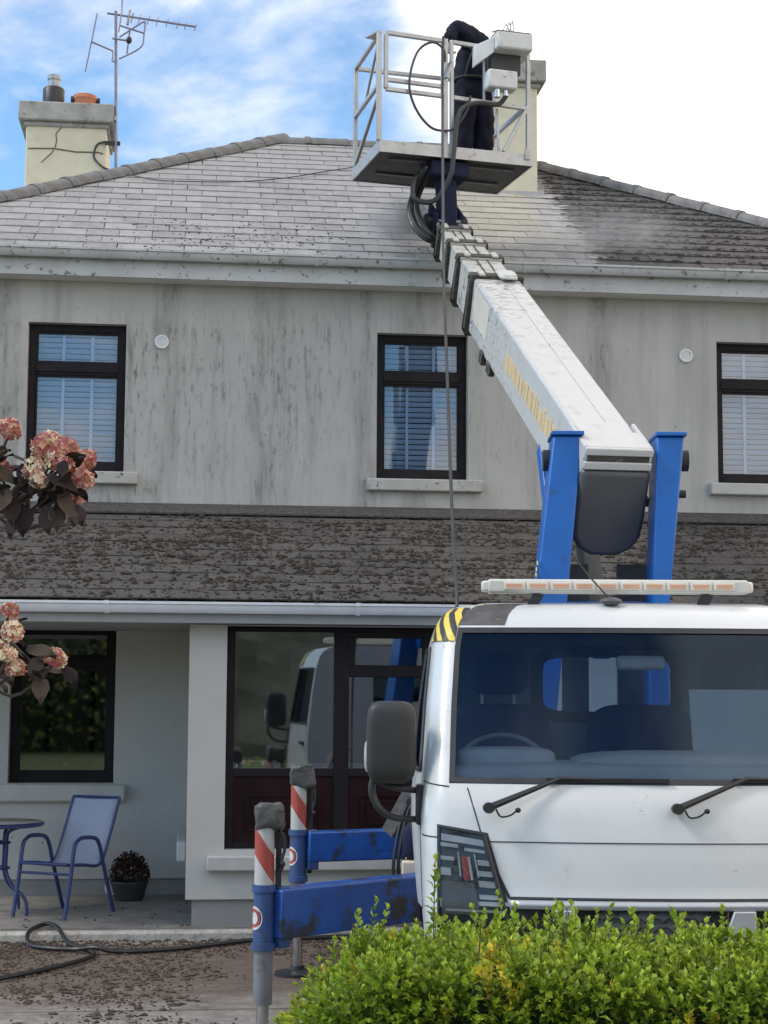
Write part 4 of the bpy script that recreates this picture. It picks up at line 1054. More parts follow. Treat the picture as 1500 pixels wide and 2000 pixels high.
def outrigger(x, y, dz, beamto, zb, bh, bw, seed):
    o = inst('outrigger', None, truck, (x, y, 0))
    b = beamto
    bm_ = MB().beam((.05, 0, zb), (b[0]-x, b[1]-y, zb), bw, bh).build('arm', 'blue_grimy', o, bevel=.012)
    d = V((b[0]-x, b[1]-y, 0)).normalized(); sd3 = d.cross(V((0, 0, 1)))
    rb = MB()
    for s in (1, -1):
        c0 = d*.05+sd3*s*(bw/2+.006)+V((0, 0, zb-bh*.10)); c1 = V((b[0]-x, b[1]-y, 0))+sd3*s*(bw/2+.006)+V((0, 0, zb-bh*.10))
        rb.beam(c0, c1, .012, .03)
    rb.build('arm_rib', 'blue_grimy', bm_)
    MB().obox(d*.085+V((0, 0, zb-.02+dz*0)), d*.035, sd3*(bw/2+.01), V((0, 0, bh/2+.03))).build('arm_bracket', 'blue_leg', o, bevel=.008)
    lg = MB().cyl((0, 0, .51+dz), (0, 0, .82+dz), .056, n=24).build('leg', 'blue_leg', o)
    for zc in (.82, .515): MB().lathe([(.057, -.02), (.066, -.018), (.066, .018), (.057, .02)], (0, 0, zc+dz), 24).build('collar', 'blue_leg', lg)
    # red and white sleeve; local z shifted so the stripe sits at the same height on both
    sv = inst('sleeve', MB().cyl((0, 0, .838), (0, 0, 1.15), .053, n=24).mesh('sleeve', 'sleeve_stripes'), o, (0, 0, dz))
    MB().cyl((0, 0, .21+dz), (0, 0, .497+dz), .050, .052, n=24).build('lower_tube', 'grey_leg', lg)
    MB().cyl((0, 0, .03), (0, 0, .25+dz), .034, n=20).build('ram', 'chrome_rod', lg)
    MB().lathe([(.15, 0), (.15, .018), (.05, .035), (.045, .06)], (0, 0, -.002), 24).build('foot_pad', 'black_metal', lg)
    cp = rumple(MB().ellipsoid((.026, 0, 1.195+dz), (.080, .068, .074), 40, 30, .4), seed, .024).build('wrapped_head', 'grey_tape', o)
    MB().cyl((.075, .02, .55+dz), (.075, .02, 1.15+dz), .016, n=8).build('feed_pipe', 'black_metal', o)
    hs = MB(); hs.tube(spline([(.07, -.01, 1.12+dz), (.105, -.02, 1.10+dz), (.11, -.02, 1.03+dz), (.095, -.02, .97+dz), (.10, -.01, .94+dz), (.075, .0, .88+dz), (.07, 0, .80+dz)]), .010, 6)
    hs.ellipsoid((.10, -.02, .95+dz), (.016, .016, .016), 8, 6).build('hydraulic_hose', 'hose_black', o)
    # round red and white sticker wrapped on the leg
    ang_ = -2.55
    def disc(r, rr, name, mat, zc=.665+dz):
        g = MB(); n = 20; g.v.append((rr*cos(ang_), rr*sin(ang_), zc))
        for k in range(n):
            a = 2*pi*k/n; al = ang_+r*cos(a)/rr; g.v.append((rr*cos(al), rr*sin(al), zc+r*1.15*sin(a)))
        g.f = [(0, 1+k, 1+(k+1) % n) for k in range(n)]
        return g.build(name, mat, lg)
    disc(.055, .0575, 'sticker', 'sleeve_white'); disc(.043, .0582, 'sticker_ring', 'red_paint'); disc(.029, .0589, 'sticker_centre', 'sleeve_white')
    return o
outrigger(-1.845, .90, 0, (-.80, 1.92), .685, .262, .15, 0)
outrigger(-1.83, 3.12, .12*.9, (-.80, 3.55), .835, .20, .14, 5)

# ------------------------------------------------------------------ basket
BO = V((1.538, -.887, 6.579)); BTH = radians(10)
bU = V((cos(BTH), sin(BTH), 0)); bV = V((-sin(BTH), cos(BTH), 0))
def bk(u, v, w_): return L(BO+bU*u+bV*v+V((0, 0, w_)))
BW, BD_ = 1.44, .93
kx = (bk(1, 0, 0)-bk(0, 0, 0)); ky = (bk(0, 1, 0)-bk(0, 0, 0)); kz = V((0, 0, 1))
def kbox(m, u0, u1, v0, v1, w0, w1): m.obox(bk((u0+u1)/2, (v0+v1)/2, (w0+w1)/2), kx*(u1-u0)/2, ky*(v1-v0)/2, kz*(w1-w0)/2); return m
basket = kbox(MB(), .01, BW-.01, .01, BD_-.01, -.004, .012).build('basket', 'basket_under', truck)
m = MB(); kbox(m, 0, BW, 0, .012, -.014, .092); kbox(m, 0, BW, BD_-.012, BD_, -.014, .092); kbox(m, 0, .012, .012, BD_-.012, -.014, .092); kbox(m, BW-.012, BW, .012, BD_-.012, -.014, .092)
m.build('toe_board', 'basket_metal', basket, bevel=.004)
m = MB()
for v in (.18, .62): kbox(m, .15, BW-.12, v-.02, v+.02, -.022, -.0045)
m.build('floor_stiffener', 'plate_dark', basket)
def rail(pts, name='rail', r=.021, mat='basket_metal'):
    m = MB()
    for p, q in zip(pts, pts[1:]): m.beam(bk(*p), bk(*q), r*1.7, r*1.7, kz if abs(p[2]-q[2]) < .5*(abs(p[0]-q[0])+abs(p[1]-q[1])) else kx)
    return m.build(name, mat, basket, bevel=.004)
rail([(.0, .02, .09), (-.005, .02, 1.085)], 'post', .025); rail([(.615, .02, .09), (.615, .02, 1.08)], 'post', .023); rail([(.675, .02, .09), (.672, .02, 1.075)], 'post', .020); rail([(1.40, .02, .09), (1.402, .02, 1.03)], 'post', .021)
rail([(.03, BD_-.02, .09), (.03, BD_-.02, 1.07)], 'post', .022); rail([(1.40, BD_-.02, .09), (1.40, BD_-.02, 1.07)], 'post', .021)
gate = rail([(.055, .015, 1.075), (.598, .015, 1.058)], 'gate', .022)
for p, q in (((.06, .015, 1.06), (.06, .015, .565)), ((.06, .015, .56), (.598, .015, .55)), ((.59, .015, 1.06), (.59, .015, .55)), ((.07, .03, .652), (.598, .03, .643))):
    MB().beam(bk(*p), bk(*q), .036, .036 if p[2]-q[2] < .02 else .036, ky).build('gate_bar', 'basket_metal', gate, bevel=.004)
rail([(.69, .02, .548), (1.39, .02, .520)], 'rail', .022); rail([(.69, .02, 1.058), (1.02, .02, 1.045)], 'rail'); rail([(1.385, .02, .51), (1.165, .02, .10)], 'brace', .02)
rail([(.98, .02, .53), (.98, .02, .96)], 'post', .012); rail([(1.15, .10, .10), (1.13, .10, .52)], 'post', .014)
rail([(0, .02, 1.06), (.03, BD_-.02, 1.06)]); rail([(0, .02, .60), (.03, BD_-.02, .60)], 'rail'); rail([(0, .02, 1.03), (.03, .55, .64)], 'brace', .013); rail([(0, .02, .52), (.02, BD_-.05, .11)], 'brace', .018)
rail([(.03, BD_-.02, 1.06), (1.40, BD_-.02, 1.06)]); rail([(1.40, .02, 1.02), (1.40, BD_-.02, 1.06)]); rail([(1.40, .02, .55), (1.40, BD_-.02, .55)])
m = MB(); m.prism([bk(-.11, .10, 1.035), bk(.0, .03, 1.09), bk(.02, .05, 1.06), bk(-.0, .09, 1.02)], kz*.012); m.build('corner_hook', 'basket_metal', basket)
# control boxes on the right half of the front rail
cb = kbox(MB(), 1.03, 1.37, -.20, .02, .975, 1.135).build('control_box', 'box_white', basket, bevel=.02)
m = MB(); m.prism([bk(1.03, -.20, 1.137), bk(1.37, -.20, 1.137), bk(1.36, .02, 1.20), bk(1.04, .02, 1.20)], ky*.012); m.build('control_lid', 'box_white', cb, bevel=.008)
MB().prism([bk(.87, -.05, 1.03), bk(1.028, -.12, 1.10), bk(1.028, -.12, .96), bk(.87, -.05, .84)], ky*.08).build('box_bracket', 'box_white', cb, bevel=.006)
kbox(MB(), 1.02, 1.30, -.06, .06, .80, .974).build('control_base', 'basket_under', cb)
kbox(MB(), .97, 1.245, -.14, .01, .63, .80).build('socket_box', 'box_white', basket, bevel=.018)
kbox(MB(), 1.11, 1.13, -.155, -.14, .735, .755).build('box_knob', 'bar_cream', cb)
MB().cyl(bk(1.06, -.10, .55), bk(1.06, -.10, .62), .03, n=12).cyl(bk(1.14, -.10, .57), bk(1.14, -.10, .62), .022, n=10).build('cable_gland', 'chrome_rod', basket)
m = MB()
for k in range(3): m.tube(spline([bk(1.14+.03*k, -.05, 1.2), bk(1.17+.03*k, -.04, 1.26+.02*k), bk(1.20+.02*k, -.04, 1.20)]), .006, 5)
m.build('control_levers', 'galv', cb)
MB().beam(bk(.655, -.02, .86), bk(.60, -.04, .70), .05, .02).build('hose_clip', 'galv', basket)
kbox(MB(), 1.36, 1.41, -.012, 0, .04, .14).build('latch', 'galv', basket)
# cable looped from the box round the gate
def loop(pts, r, mat, name, n=8): return MB().tube(spline([bk(*p) for p in pts], n), r, 8).build(name, mat, basket)
loop([(.60, -.02, .86), (.575, -.03, .97), (.464, -.03, 1.015), (.33, -.03, .90), (.262, -.03, .62), (.32, -.03, .40), (.46, -.03, .24), (.61, -.03, .222), (.70, -.03, .27), (.80, -.04, .43), (.83, -.04, .56)], .011, 'hose_grey', 'cable_loop')
loop([(1.15, -.10, .58), (1.08, -.06, .50), (.90, -.05, .50), (.76, -.05, .44), (.70, -.05, .30), (.67, -.05, .0), (.64, -.03, -.2), (.52, .05, -.40), (.36, .10, -.38), (.36, .14, -.22), (.44, .2, -.10)], .022, 'hose_grey', 'cable_trunk')
# rotator under the basket
tipl = bp(5.30, 0, -.2)
jb = MB().beam(bp(5.50, 0, -.20), bk(.67, .20, -.02), .15, .17, bs).build('basket_mount', 'seat_navy', truck, bevel=.02)
m = MB(); bbox(m, 5.56, 5.74, -.20, .19, -.20, -.06); m.build('rotator', 'black_metal', jb, bevel=.03)
m = MB(); bbox(m, 5.50, 5.86, -.135, -.10, -.24, .0); bbox(m, 5.50, 5.86, .09, .125, -.24, .0); m.build('yoke', 'seat_navy', jb, bevel=.012)
kbox(MB(), .50, .86, .05, .45, -.16, -.016).build('mount_plate', 'seat_navy', jb, bevel=.02)
hs = MB()
for k, (dx, dz_) in enumerate(((0, 0), (.05, .03), (-.02, -.02))):
    hs.tube(spline([bp(5.40, -.12, -.22), bp(5.36, -.20+dx*.4, -.20+dz_), bp(5.5, -.30+dx, -.12+dz_), bp(5.70, -.32+dx, .02+dz_), bk(.46+dx, .12, -.10), bk(.55, .22, -.03)]), .026-.004*k, 8)
hs.build('hydraulic_hose', 'hose_black', jb)

# ------------------------------------------------------------------ person in the basket
def skin(name, verts, edges, radii, mat, parent=None, sub=2, root=0):
    me = bpy.data.meshes.new(name); me.from_pydata([tuple(v) for v in verts], edges, []); me.materials.append(MAT[mat])
    o = inst(name, me, parent)
    md = o.modifiers.new('skin', 'SKIN'); md.use_smooth_shade = True
    for i, r in enumerate(radii): me.skin_vertices[0].data[i].radius = (r, r) if isinstance(r, (int, float)) else r
    me.skin_vertices[0].data[root].use_root = True
    s_ = o.modifiers.new('sub', 'SUBSURF'); s_.levels = sub; s_.render_levels = sub
    return o
def bw(u, v, w_): return BO+bU*u+bV*v+V((0, 0, w_))
pv = [bw(.99, .42, .78), bw(.985, .42, .90), bw(.985, .43, 1.02), bw(1.01, .44, 1.13), bw(1.08, .46, 1.20), bw(1.20, .48, 1.25),   # pelvis .. neck 0-5
      bw(.925, .40, .66), bw(.915, .37, .42), bw(.91, .42, .10), bw(.905, .33, .055),                                           # left leg 6-9
      bw(1.085, .44, .66), bw(1.125, .42, .42), bw(1.11, .46, .10), bw(1.12, .37, .055),                                        # right leg 10-13
      bw(1.03, .36, 1.20), bw(.90, .30, 1.26), bw(.775, .26, 1.315), bw(.735, .25, 1.215), bw(.72, .20, 1.12),                # left arm 14-18
      bw(1.14, .58, 1.18), bw(1.25, .68, 1.10), bw(1.36, .74, 1.10)]                                                     # right arm 19-21
pe = [(0, 1), (1, 2), (2, 3), (3, 4), (4, 5), (0, 6), (6, 7), (7, 8), (8, 9), (0, 10), (10, 11), (11, 12), (12, 13), (4, 14), (14, 15), (15, 16), (16, 17), (17, 18), (4, 19), (19, 20), (20, 21)]
pr_ = [.18, .155, .15, .155, .145, .06, .13, .10, .09, .05, .13, .108, .09, .05, .125, .112, .082, .066, .05, .08, .065, .045]
person = skin('person', pv, pe, pr_, 'dark_cloth', None, 3)
wt_ = bpy.data.textures.new('cloth_creases', 'CLOUDS'); wt_.noise_scale = .09; wt_.noise_depth = 3
dm = person.modifiers.new('creases', 'DISPLACE'); dm.texture = wt_; dm.strength = .045; dm.mid_level = .5; dm.texture_coords = 'LOCAL'
tag(person, 'worker in dark clothes leaning over the rail inside the raised basket', 'person')
MB().ellipsoid(bw(1.30, .50, 1.275), (.085, .10, .115), 16, 12).build('head', 'skin_tan', person)
MB().ellipsoid(bw(1.30, .505, 1.30), (.092, .107, .105), 16, 12).build('hair', 'dark_cloth', person)
MB().tube(spline([bw(.90, .30, .88), bw(.92, .27, 1.0), bw(.97, .28, 1.12), bw(1.05, .33, 1.22)]), .010, 6).tube(spline([bw(1.08, .30, .88), bw(1.06, .275, 1.0), bw(.99, .28, 1.08), bw(.93, .30, 1.16)]), .010, 6).build('harness', 'hose_grey', person)
MB().tube([bw(.99+.165*cos(a), .42+.155*sin(a), .865) for a in [2*pi*k/24 for k in range(24)]], .016, 6, closed=True).build('belt', 'rubber', person)
# hands: palm plus five fingers closed on the rail
def hand(c, d, side, parent):
    c, d, side = V(c), V(d).normalized(), V(side).normalized(); n = d.cross(side)
    vs, es, rs_ = [c, c+d*.045, c+d*.085], [(0, 1), (1, 2)], [.028, .036, .036]
    for k, ln in enumerate((.075, .085, .08, .065)):
        b = c+d*.085+side*(-.03+.02*k); i = len(vs)
        vs += [b+d*ln*.45+n*.01, b+d*ln*.75+n*.035, b+d*ln*.7+n*.06]; es += [(2, i), (i, i+1), (i+1, i+2)]; rs_ += [.010, .009, .008]
    i = len(vs); vs += [c+d*.04-side*.045+n*.01, c+d*.075-side*.055+n*.035]; es += [(1, i), (i, i+1)]; rs_ += [.012, .009]
    return skin('hand', vs, es, rs_, 'skin_tan', parent, 1)
hand(bw(.712, .19, 1.12), V((0, -.3, -1)), bU, person); hand(bw(1.37, .75, 1.10), bU, bV, person)

# ------------------------------------------------------------------ hoses
ph = [(2.07, -1.10, 7.55), (2.062, -1.12, 7.2), (2.05, -1.2, 6.7), (1.975, -1.75, 5.95), (1.90, -2.3, 5.2), (1.85, -2.75, 4.6), (1.775, -3.4, 3.9), (1.70, -4.0, 3.35), (1.63, -4.6, 2.8), (1.575, -5.1, 2.36), (1.55, -5.2, 1.6), (1.5, -4.6, .9)]
tag(MB().tube(spline(ph, 6), .0115, 8).build('pressure_hose', 'hose_grey'), 'thin grey hose hanging from the basket down behind the cab', 'hose')
gh = [(-2.0, -4.7, .02), (-1.6, -4.35, .02), (-1.2, -3.89, .02), (-.85, -3.41, .02), (-.67, -3.03, .02), (-.70, -2.76, .022), (-.87, -2.45, .03), (-.98, -2.15, .10), (-1.08, -1.97, .10), (-1.18, -2.2, .075), (-1.15, -2.45, .02), (-1.0, -2.62, .018), (-.80, -2.70, .02), (-.66, -2.80, .045), (-.5, -2.82, .018), (-.14, -2.74, .018), (.2, -2.52, .018), (.46, -2.35, .018), (.85, -2.27, .018), (1.28, -2.2, .018), (1.9, -2.3, .018), (2.6, -2.9, .018)]
tag(MB().tube(spline(gh, 8), .0165, 8).build('ground_hose', 'hose_black'), 'black hose curled in a loop on the driveway', 'hose')

# ------------------------------------------------------------------ patio chair, table, plant pot
ch_ = thing('patio_chair', 'blue framed garden chair with pale sling seat on the porch', 'chair', (-1.0, -1.2, .075))
def cc(x, y, z): return (x+1.0, y+1.2, z-.075)
fl, fr2, rr_, rl_ = V(cc(-1.385, -1.38, .08)), V(cc(-.965, -1.615, .08)), V(cc(-.61, -1.16, .08)), V(cc(-1.045, -.83, .08))
su = (fr2-fl)/(fr2-fl).length; sdp = ((rr_+rl_)/2-(fl+fr2)/2).normalized(); SH = .40
def chp(u, d, z): return (fl+fr2)/2+su*u+sdp*d+V((0, 0, z))
half = (fr2-fl).length/2
for sg, nm in ((-1, 'l'), (1, 'r')):
    h = half*sg
    MB().tube(spline([chp(h, 0, 0), chp(h, .06, .30), chp(h, .10, .54), chp(h, .15, .60), chp(h, .22, .615), chp(h, .36, .60), chp(h, .42, .54), chp(h, .47, .40), chp(h, .56, .16), chp(h, .62, 0)], 5), .0165, 8).build('leg_frame', 'chair_blue', ch_)
    hb = half*sg*.92
    MB().tube(spline([chp(hb, .05, SH+.015), chp(hb, .25, SH), chp(hb, .42, SH-.02), chp(hb, .50, SH+.04), chp(hb, .60, SH+.26), chp(hb, .70, SH+.50)], 5), .013, 8).build('side_rail', 'chair_blue', ch_)
MB().tube([chp(-half*.92, .05, SH+.015), chp(half*.92, .05, SH+.015)], .013, 8).build('front_bar', 'chair_blue', ch_)
MB().tube([chp(-half*.98, .06, SH-.06), chp(half*.98, .06, SH-.06)], .011, 8).build('stretcher', 'chair_blue', ch_)
MB().tube([chp(-half*.92, .70, SH+.50), chp(half*.92, .70, SH+.50)], .013, 8).build('top_bar', 'chair_blue', ch_)
g = MB(); prof = [(.055, SH+.022), (.15, SH+.004), (.28, SH-.01), (.40, SH-.018), (.455, SH-.0), (.495, SH+.05), (.54, SH+.14), (.60, SH+.27), (.65, SH+.39), (.70, SH+.505)]
prof = [(p.x, p.y) for p in spline([(a, b, 0) for a, b in prof], 4)]
for d, z in prof:
    for k in range(7): u = -1+2*k/6; g.v.append(tuple(chp(u*half*.9, d, z-.012*(1-u*u))))
for i in range(len(prof)-1):
    for k in range(6): g.f.append((i*7+k, i*7+k+1, (i+1)*7+k+1, (i+1)*7+k))
sg_ = g.build('sling_seat', 'chair_fabric', ch_); q_ = sg_.modifiers.new('solid', 'SOLIDIFY'); q_.thickness = .006
tb = thing('patio_table', 'round dark glass topped garden table with blue legs', 'table', (-1.55, -1.15, .075))
MB().lathe([(.36, .692), (.375, .70), (.375, .715), (.36, .722)], (0, 0, 0), 40).build('table_rim', 'chair_blue', tb)
MB().lathe([(.355, .7225), (.355, .728)], (0, 0, 0), 40).build('glass_top', 'table_glass', tb)
for k in range(4):
    a = pi/4+k*pi/2+.25; dx, dy = cos(a), sin(a)
    MB().tube(spline([(dx*.22, dy*.22, .69), (dx*.11, dy*.11, .64), (dx*.10, dy*.10, .50), (dx*.10, dy*.10, .34), (dx*.17, dy*.17, .22), (dx*.28, dy*.28, .14), (dx*.31, dy*.31, .06), (dx*.31, dy*.31, 0)], 4), .014, 8).build('leg', 'chair_blue', tb)
for z in (.56, .36):
    MB().tube([(.105*cos(2*pi*k/20), .105*sin(2*pi*k/20), z) for k in range(20)], .010, 6, closed=True).build('leg_ring', 'chair_blue', tb)
pt_ = thing('potted_plant', 'low dark pot with reddish bushy plant against the porch wall', 'plant pot', (-.515, -.36, .075))
MB().lathe([(.11, 0), (.125, .02), (.155, .13), (.165, .145), (.165, .165), (.15, .165), (.145, .14)], (0, 0, 0), 24).build('pot', 'pot_grey', pt_)
fo = MB(); fo.c = []
for k in range(900):
    a, e = rnd(0, 2*pi), math.asin(rnd(-.15, 1)); r = rnd(.6, 1.0)
    c = V((.175*r*cos(a)*cos(e), .16*r*sin(a)*cos(e), .20+.215*r*sin(e)))
    n = V((rnd(-1, 1), rnd(-1, 1), rnd(-.3, 1))).normalized(); t1 = n.orthogonal().normalized()*rnd(.012, .024); t2 = n.cross(t1)*.6
    fo.quad(c-t1, c+t2, c+t1, c-t2); v_ = rnd(.5, 1.2)
    fo.c.append((.10*v_, .018*v_, .022*v_) if random.random() < .45 else ((.03*v_, .035*v_, .018*v_) if random.random() < .7 else (.09*v_, .07*v_, .05*v_)))
tag(fo.build('foliage', 'leaf_tint', pt_, smooth=False), kind='stuff')
st_ = MB()
for k in range(9): a = rnd(0, 6.28); st_.tube([(0, 0, .12), (.06*cos(a), .06*sin(a), .24), (.12*cos(a), .11*sin(a), .33)], .005, 5)
st_.build('plant_stems', 'stem', pt_)
# things on the inner ledge of the porch window
bl = thing('brass_oil_lamp', 'small brass oil lamp standing inside the porch window', 'lamp', (-1.13, .36, 1.05))
MB().lathe([(.06, 0), (.062, .02), (.02, .05), (.018, .08), (.05, .11), (.055, .14), (.045, .17), (.02, .19), (.025, .21), (.055, .215), (.055, .225), (.02, .23)], (0, 0, 0), 20).build('lamp_body', 'brass', bl)
MB().lathe([(.02, .23), (.035, .27), (.028, .33), (.02, .37)], (0, 0, 0), 16).build('chimney_glass', 'lamp_glass', bl)
pf_ = thing('picture_frame', 'brown picture frame propped inside the porch window', 'picture frame', (-.82, .38, 1.05), 0)
q = MB(); q.box(-.085, -.07, -.012, .012, 0, .17); q.box(.07, .085, -.012, .012, 0, .17); q.box(-.07, .07, -.012, .012, 0, .015); q.box(-.07, .07, -.012, .012, .155, .17); q.build('frame', 'wood_frame', pf_)
MB().box(-.07, .07, -.004, .004, .015, .155).build('picture', 'interior_dark', pf_)
MB().box(-1.7, -.6, .285, .46, .99, 1.045).build('inner_sill', 'interior_wall', house)

# ------------------------------------------------------------------ front hedge
def leaf_add(m, c, d, n, ln, wd_, col):
    d = d.normalized(); s_ = d.cross(n)
    s_ = s_.normalized() if s_.length > 1e-4 else d.orthogonal().normalized(); n = s_.cross(d)
    b = c; mid = c+d*ln*.5+n*ln*.06; tip = c+d*ln-n*ln*.08; i = len(m.v)
    m.v += [tuple(b), tuple(mid+s_*wd_+n*ln*.10), tuple(tip), tuple(mid-s_*wd_+n*ln*.10), tuple(mid)]
    m.f += [(i, i+4, i+1), (i+4, i+2, i+1), (i, i+3, i+4), (i+4, i+3, i+2)]; m.c += [col]*4
hedge = thing('hedge', 'bright green clipped privet hedge in front of the truck', 'hedge', (1.9, -9.0, 0), -YAW)
# hedge frame: x along the hedge, y away from the camera; the left end is rounded off
hl = MB(); hl.c = []; tw_ = MB()
def htop(x, y):
    t = .985-.105*max(0, min(1, (x+.6)/.5))+.045*sin(x*2.3+1)+.05*mnoise.noise(V((x*2.2, y*2.2, 3.1)))+.05*mnoise.noise(V((x*6, y*6, 1)))
    xe = x+1.66
    if xe < .45: t -= .62*(1-max(0, xe)/.45)**1.6
    return t
def shoot(b, d, L_, nl, yel, big=1.0):
    d = d.normalized()
    for k in range(nl):
        f = k/max(1, nl-1); p = b+d*L_*f
        a = (k % 2)*pi/2+rnd(-.4, .4)
        o1 = d.orthogonal().normalized(); o2 = d.cross(o1)
        for sg in (0, pi):
            o = o1*cos(a+sg)+o2*sin(a+sg)
            ld = (o*(1.05-.55*f)+d*(.35+.8*f)+V((0, 0, .12))).normalized()
            v_ = rnd(.5, 1.3)
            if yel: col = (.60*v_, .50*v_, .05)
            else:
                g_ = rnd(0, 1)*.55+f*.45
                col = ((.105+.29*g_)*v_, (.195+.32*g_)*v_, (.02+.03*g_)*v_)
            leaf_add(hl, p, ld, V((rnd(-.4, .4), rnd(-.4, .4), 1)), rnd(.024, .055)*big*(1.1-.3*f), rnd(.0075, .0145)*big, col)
    leaf_add(hl, b+d*L_, d, o1, .032*big, .009*big, (.50, .54, .07))
HXL, HXR, HY0, HY1 = -1.67, 1.75, -.45, .45
cnt = 0
while cnt < 3600:
    x = rnd(HXL, HXR); y = rnd(HY0, HY1)
    if random.random() < .45: y = HY0+abs(random.gauss(0, .07))
    top = htop(x, y)
    if y < HY0+.16: top -= (HY0+.16-y)**2*2.5
    front = y < HY0+.14
    if front and random.random() < .8: z = top-rnd(0, .5)**1.0; d = V((rnd(-.5, .5), -rnd(.2, 1.0), rnd(.3, 1)))
    else: z = top-abs(random.gauss(0, .05)); d = V((rnd(-.45, .45), rnd(-.55, .35), 1))
    if x < HXL+.3: d += V((-.8, 0, 0))
    if z < .35: continue
    yel = random.random() < .012 or (abs(x+.78) < .06 and z > .86 and y < 0 and random.random() < .75) or (abs(x+.12) < .07 and z > .65 and z < .8 and y < -.3 and random.random() < .4)
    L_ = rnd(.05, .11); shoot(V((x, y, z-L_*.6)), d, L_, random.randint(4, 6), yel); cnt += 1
for k in range(130):     # long upright shoots standing proud
    x = rnd(HXL+.25, HXR); y = rnd(HY0+.05, HY1); t = htop(x, y); L_ = rnd(.10, .20)
    shoot(V((x, y, t-.06)), V((rnd(-.25, .25), rnd(-.25, .2), 1)), L_, 8, False, .95)
    tw_.tube([(x, y, t-.15), (x, y, t-.05), (x+.01, y, t+L_*.5)], .0028, 4)
shoot(V((-1.01, 0, 1.02)), V((.03, -.1, 1)), .24, 10, False); tw_.tube([(-1.01, 0, .9), (-1.005, -.02, 1.2)], .003, 4)
tag(hl.build('foliage', 'leaf_tint', hedge, smooth=False), kind='stuff')
core = MB(); nx, ny = 36, 8
for i in range(nx+1):
    for j in range(ny+1):
        x = HXL+.10+(HXR-HXL-.1)*i/nx; y = HY0+.09+(HY1-HY0-.18)*j/ny; e_ = .10 if j in (0, ny) else 0
        core.v.append((x, y, max(.05, htop(x, y)-.13-e_)))
for i in range(nx):
    for j in range(ny): a = i*(ny+1)+j; core.f.append((a, a+ny+1, a+ny+2, a+1))
cs_ = MB(); cs_.v = list(core.v); cs_.f = list(core.f)
for seq in ([j for j in range(ny+1)], [nx*(ny+1)+j for j in range(ny+1)][::-1], [i*(ny+1) for i in range(nx+1)][::-1], [i*(ny+1)+ny for i in range(nx+1)]):
    for a, b in zip(seq, seq[1:]):
        i = len(cs_.v); pa, pb = core.v[a], core.v[b]
        cs_.v += [pa, pb, (pb[0], pb[1], 0), (pa[0], pa[1], 0)]; cs_.f.append((i, i+1, i+2, i+3))
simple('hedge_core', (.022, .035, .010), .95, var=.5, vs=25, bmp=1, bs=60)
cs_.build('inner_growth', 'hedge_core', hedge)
for k in range(60):
    x, y = rnd(HXL+.2, HXR), rnd(HY0+.05, HY1-.1); tw_.tube([(x, y, 0), (x+rnd(-.05, .05), y, .4), (x+rnd(-.1, .1), y, htop(x, y)-.06)], .006, 5)
tag(tw_.build('twigs', 'twig', hedge), kind='stuff')

# ------------------------------------------------------------------ flowering shrub at the left edge
def PX(x, y, d):     # a point seen at pixel (x, y) of the 1500 x 2000 photograph, d metres away: only used while laying out the shrub
    return CAM+(RT*((x-750)/3300)+UP*(-(y-1000)/3300)+F)*d
shrub = thing('hydrangea', 'dark leaved hydrangea with pink and cream flower heads at left edge', 'shrub', (-1.15, -10.75, 0))
SO = V((-1.15, -10.75, 0))
simple('wood_stem', (.06, .04, .03), .8)
def floret_head(seed, R, H, tone):
    rs = random.Random(seed); m = MB(); m.c = []
    n = int(150*R/.05)
    for k in range(n):
        f = (k+.5)/n; ph = math.acos(1-1.75*f); th = k*2.39996
        q = V((R*sin(ph)*cos(th), R*sin(ph)*sin(th), H*cos(ph)))*rs.uniform(.86, 1.08)
        nn = V((q.x/R, q.y/R, q.z/H)).normalized(); t1 = nn.orthogonal().normalized(); t2 = nn.cross(t1); a0 = rs.uniform(0, 1.57)
        sz = rs.uniform(.0055, .0088); pk = rs.random()
        if pk < tone*.75: col = (rs.uniform(.34, .52), rs.uniform(.12, .22), rs.uniform(.10, .18))
        elif pk < tone*.75+.3: col = (rs.uniform(.62, .75), rs.uniform(.36, .46), rs.uniform(.30, .38))
        else: col = (rs.uniform(.72, .82), rs.uniform(.64, .72), rs.uniform(.44, .56))
        for p_ in range(4):
            a = a0+p_*pi/2; d = t1*cos(a)+t2*sin(a); s2 = nn.cross(d)
            i = len(m.v); lift = nn*rs.uniform(.0, .006)
            m.v += [tuple(q), tuple(q+d*sz*.6+s2*sz*.55+lift), tuple(q+d*sz*1.15+lift*1.5), tuple(q+d*sz*.6-s2*sz*.55+lift)]; m.f.append((i, i+1, i+2, i+3)); m.c.append(col)
    return m
hm = MB(); hm.c = None
lm_ = MB()
pts = [(-.5, 0), (-.42, .14), (-.22, .27), (.0, .29), (.25, .17), (.5, .0)]
for i_, (a, b) in enumerate(pts):
    lm_.v += [(a+.5, -b, .04*sin(a*3)+.10*b), (a+.5, 0, .05-.16*(a+.5)**2), (a+.5, b, .04*sin(a*3)+.10*b)]
for i_ in range(5):
    o_ = i_*3; lm_.f += [(o_, o_+3, o_+4, o_+1), (o_+1, o_+4, o_+5, o_+2)]
lmesh = lm_.mesh('leaf', 'hydrangea_leaf')
def put_leaf(p, d, size, roll):
    d = V(d).normalized(); q = d.to_track_quat('X', 'Z'); e = (q @ __import__('mathutils').Quaternion((1, 0, 0), roll)).to_euler()
    o = inst('leaf', lmesh, shrub, V(p)-SO, e); o.scale = (size, size, size); return o
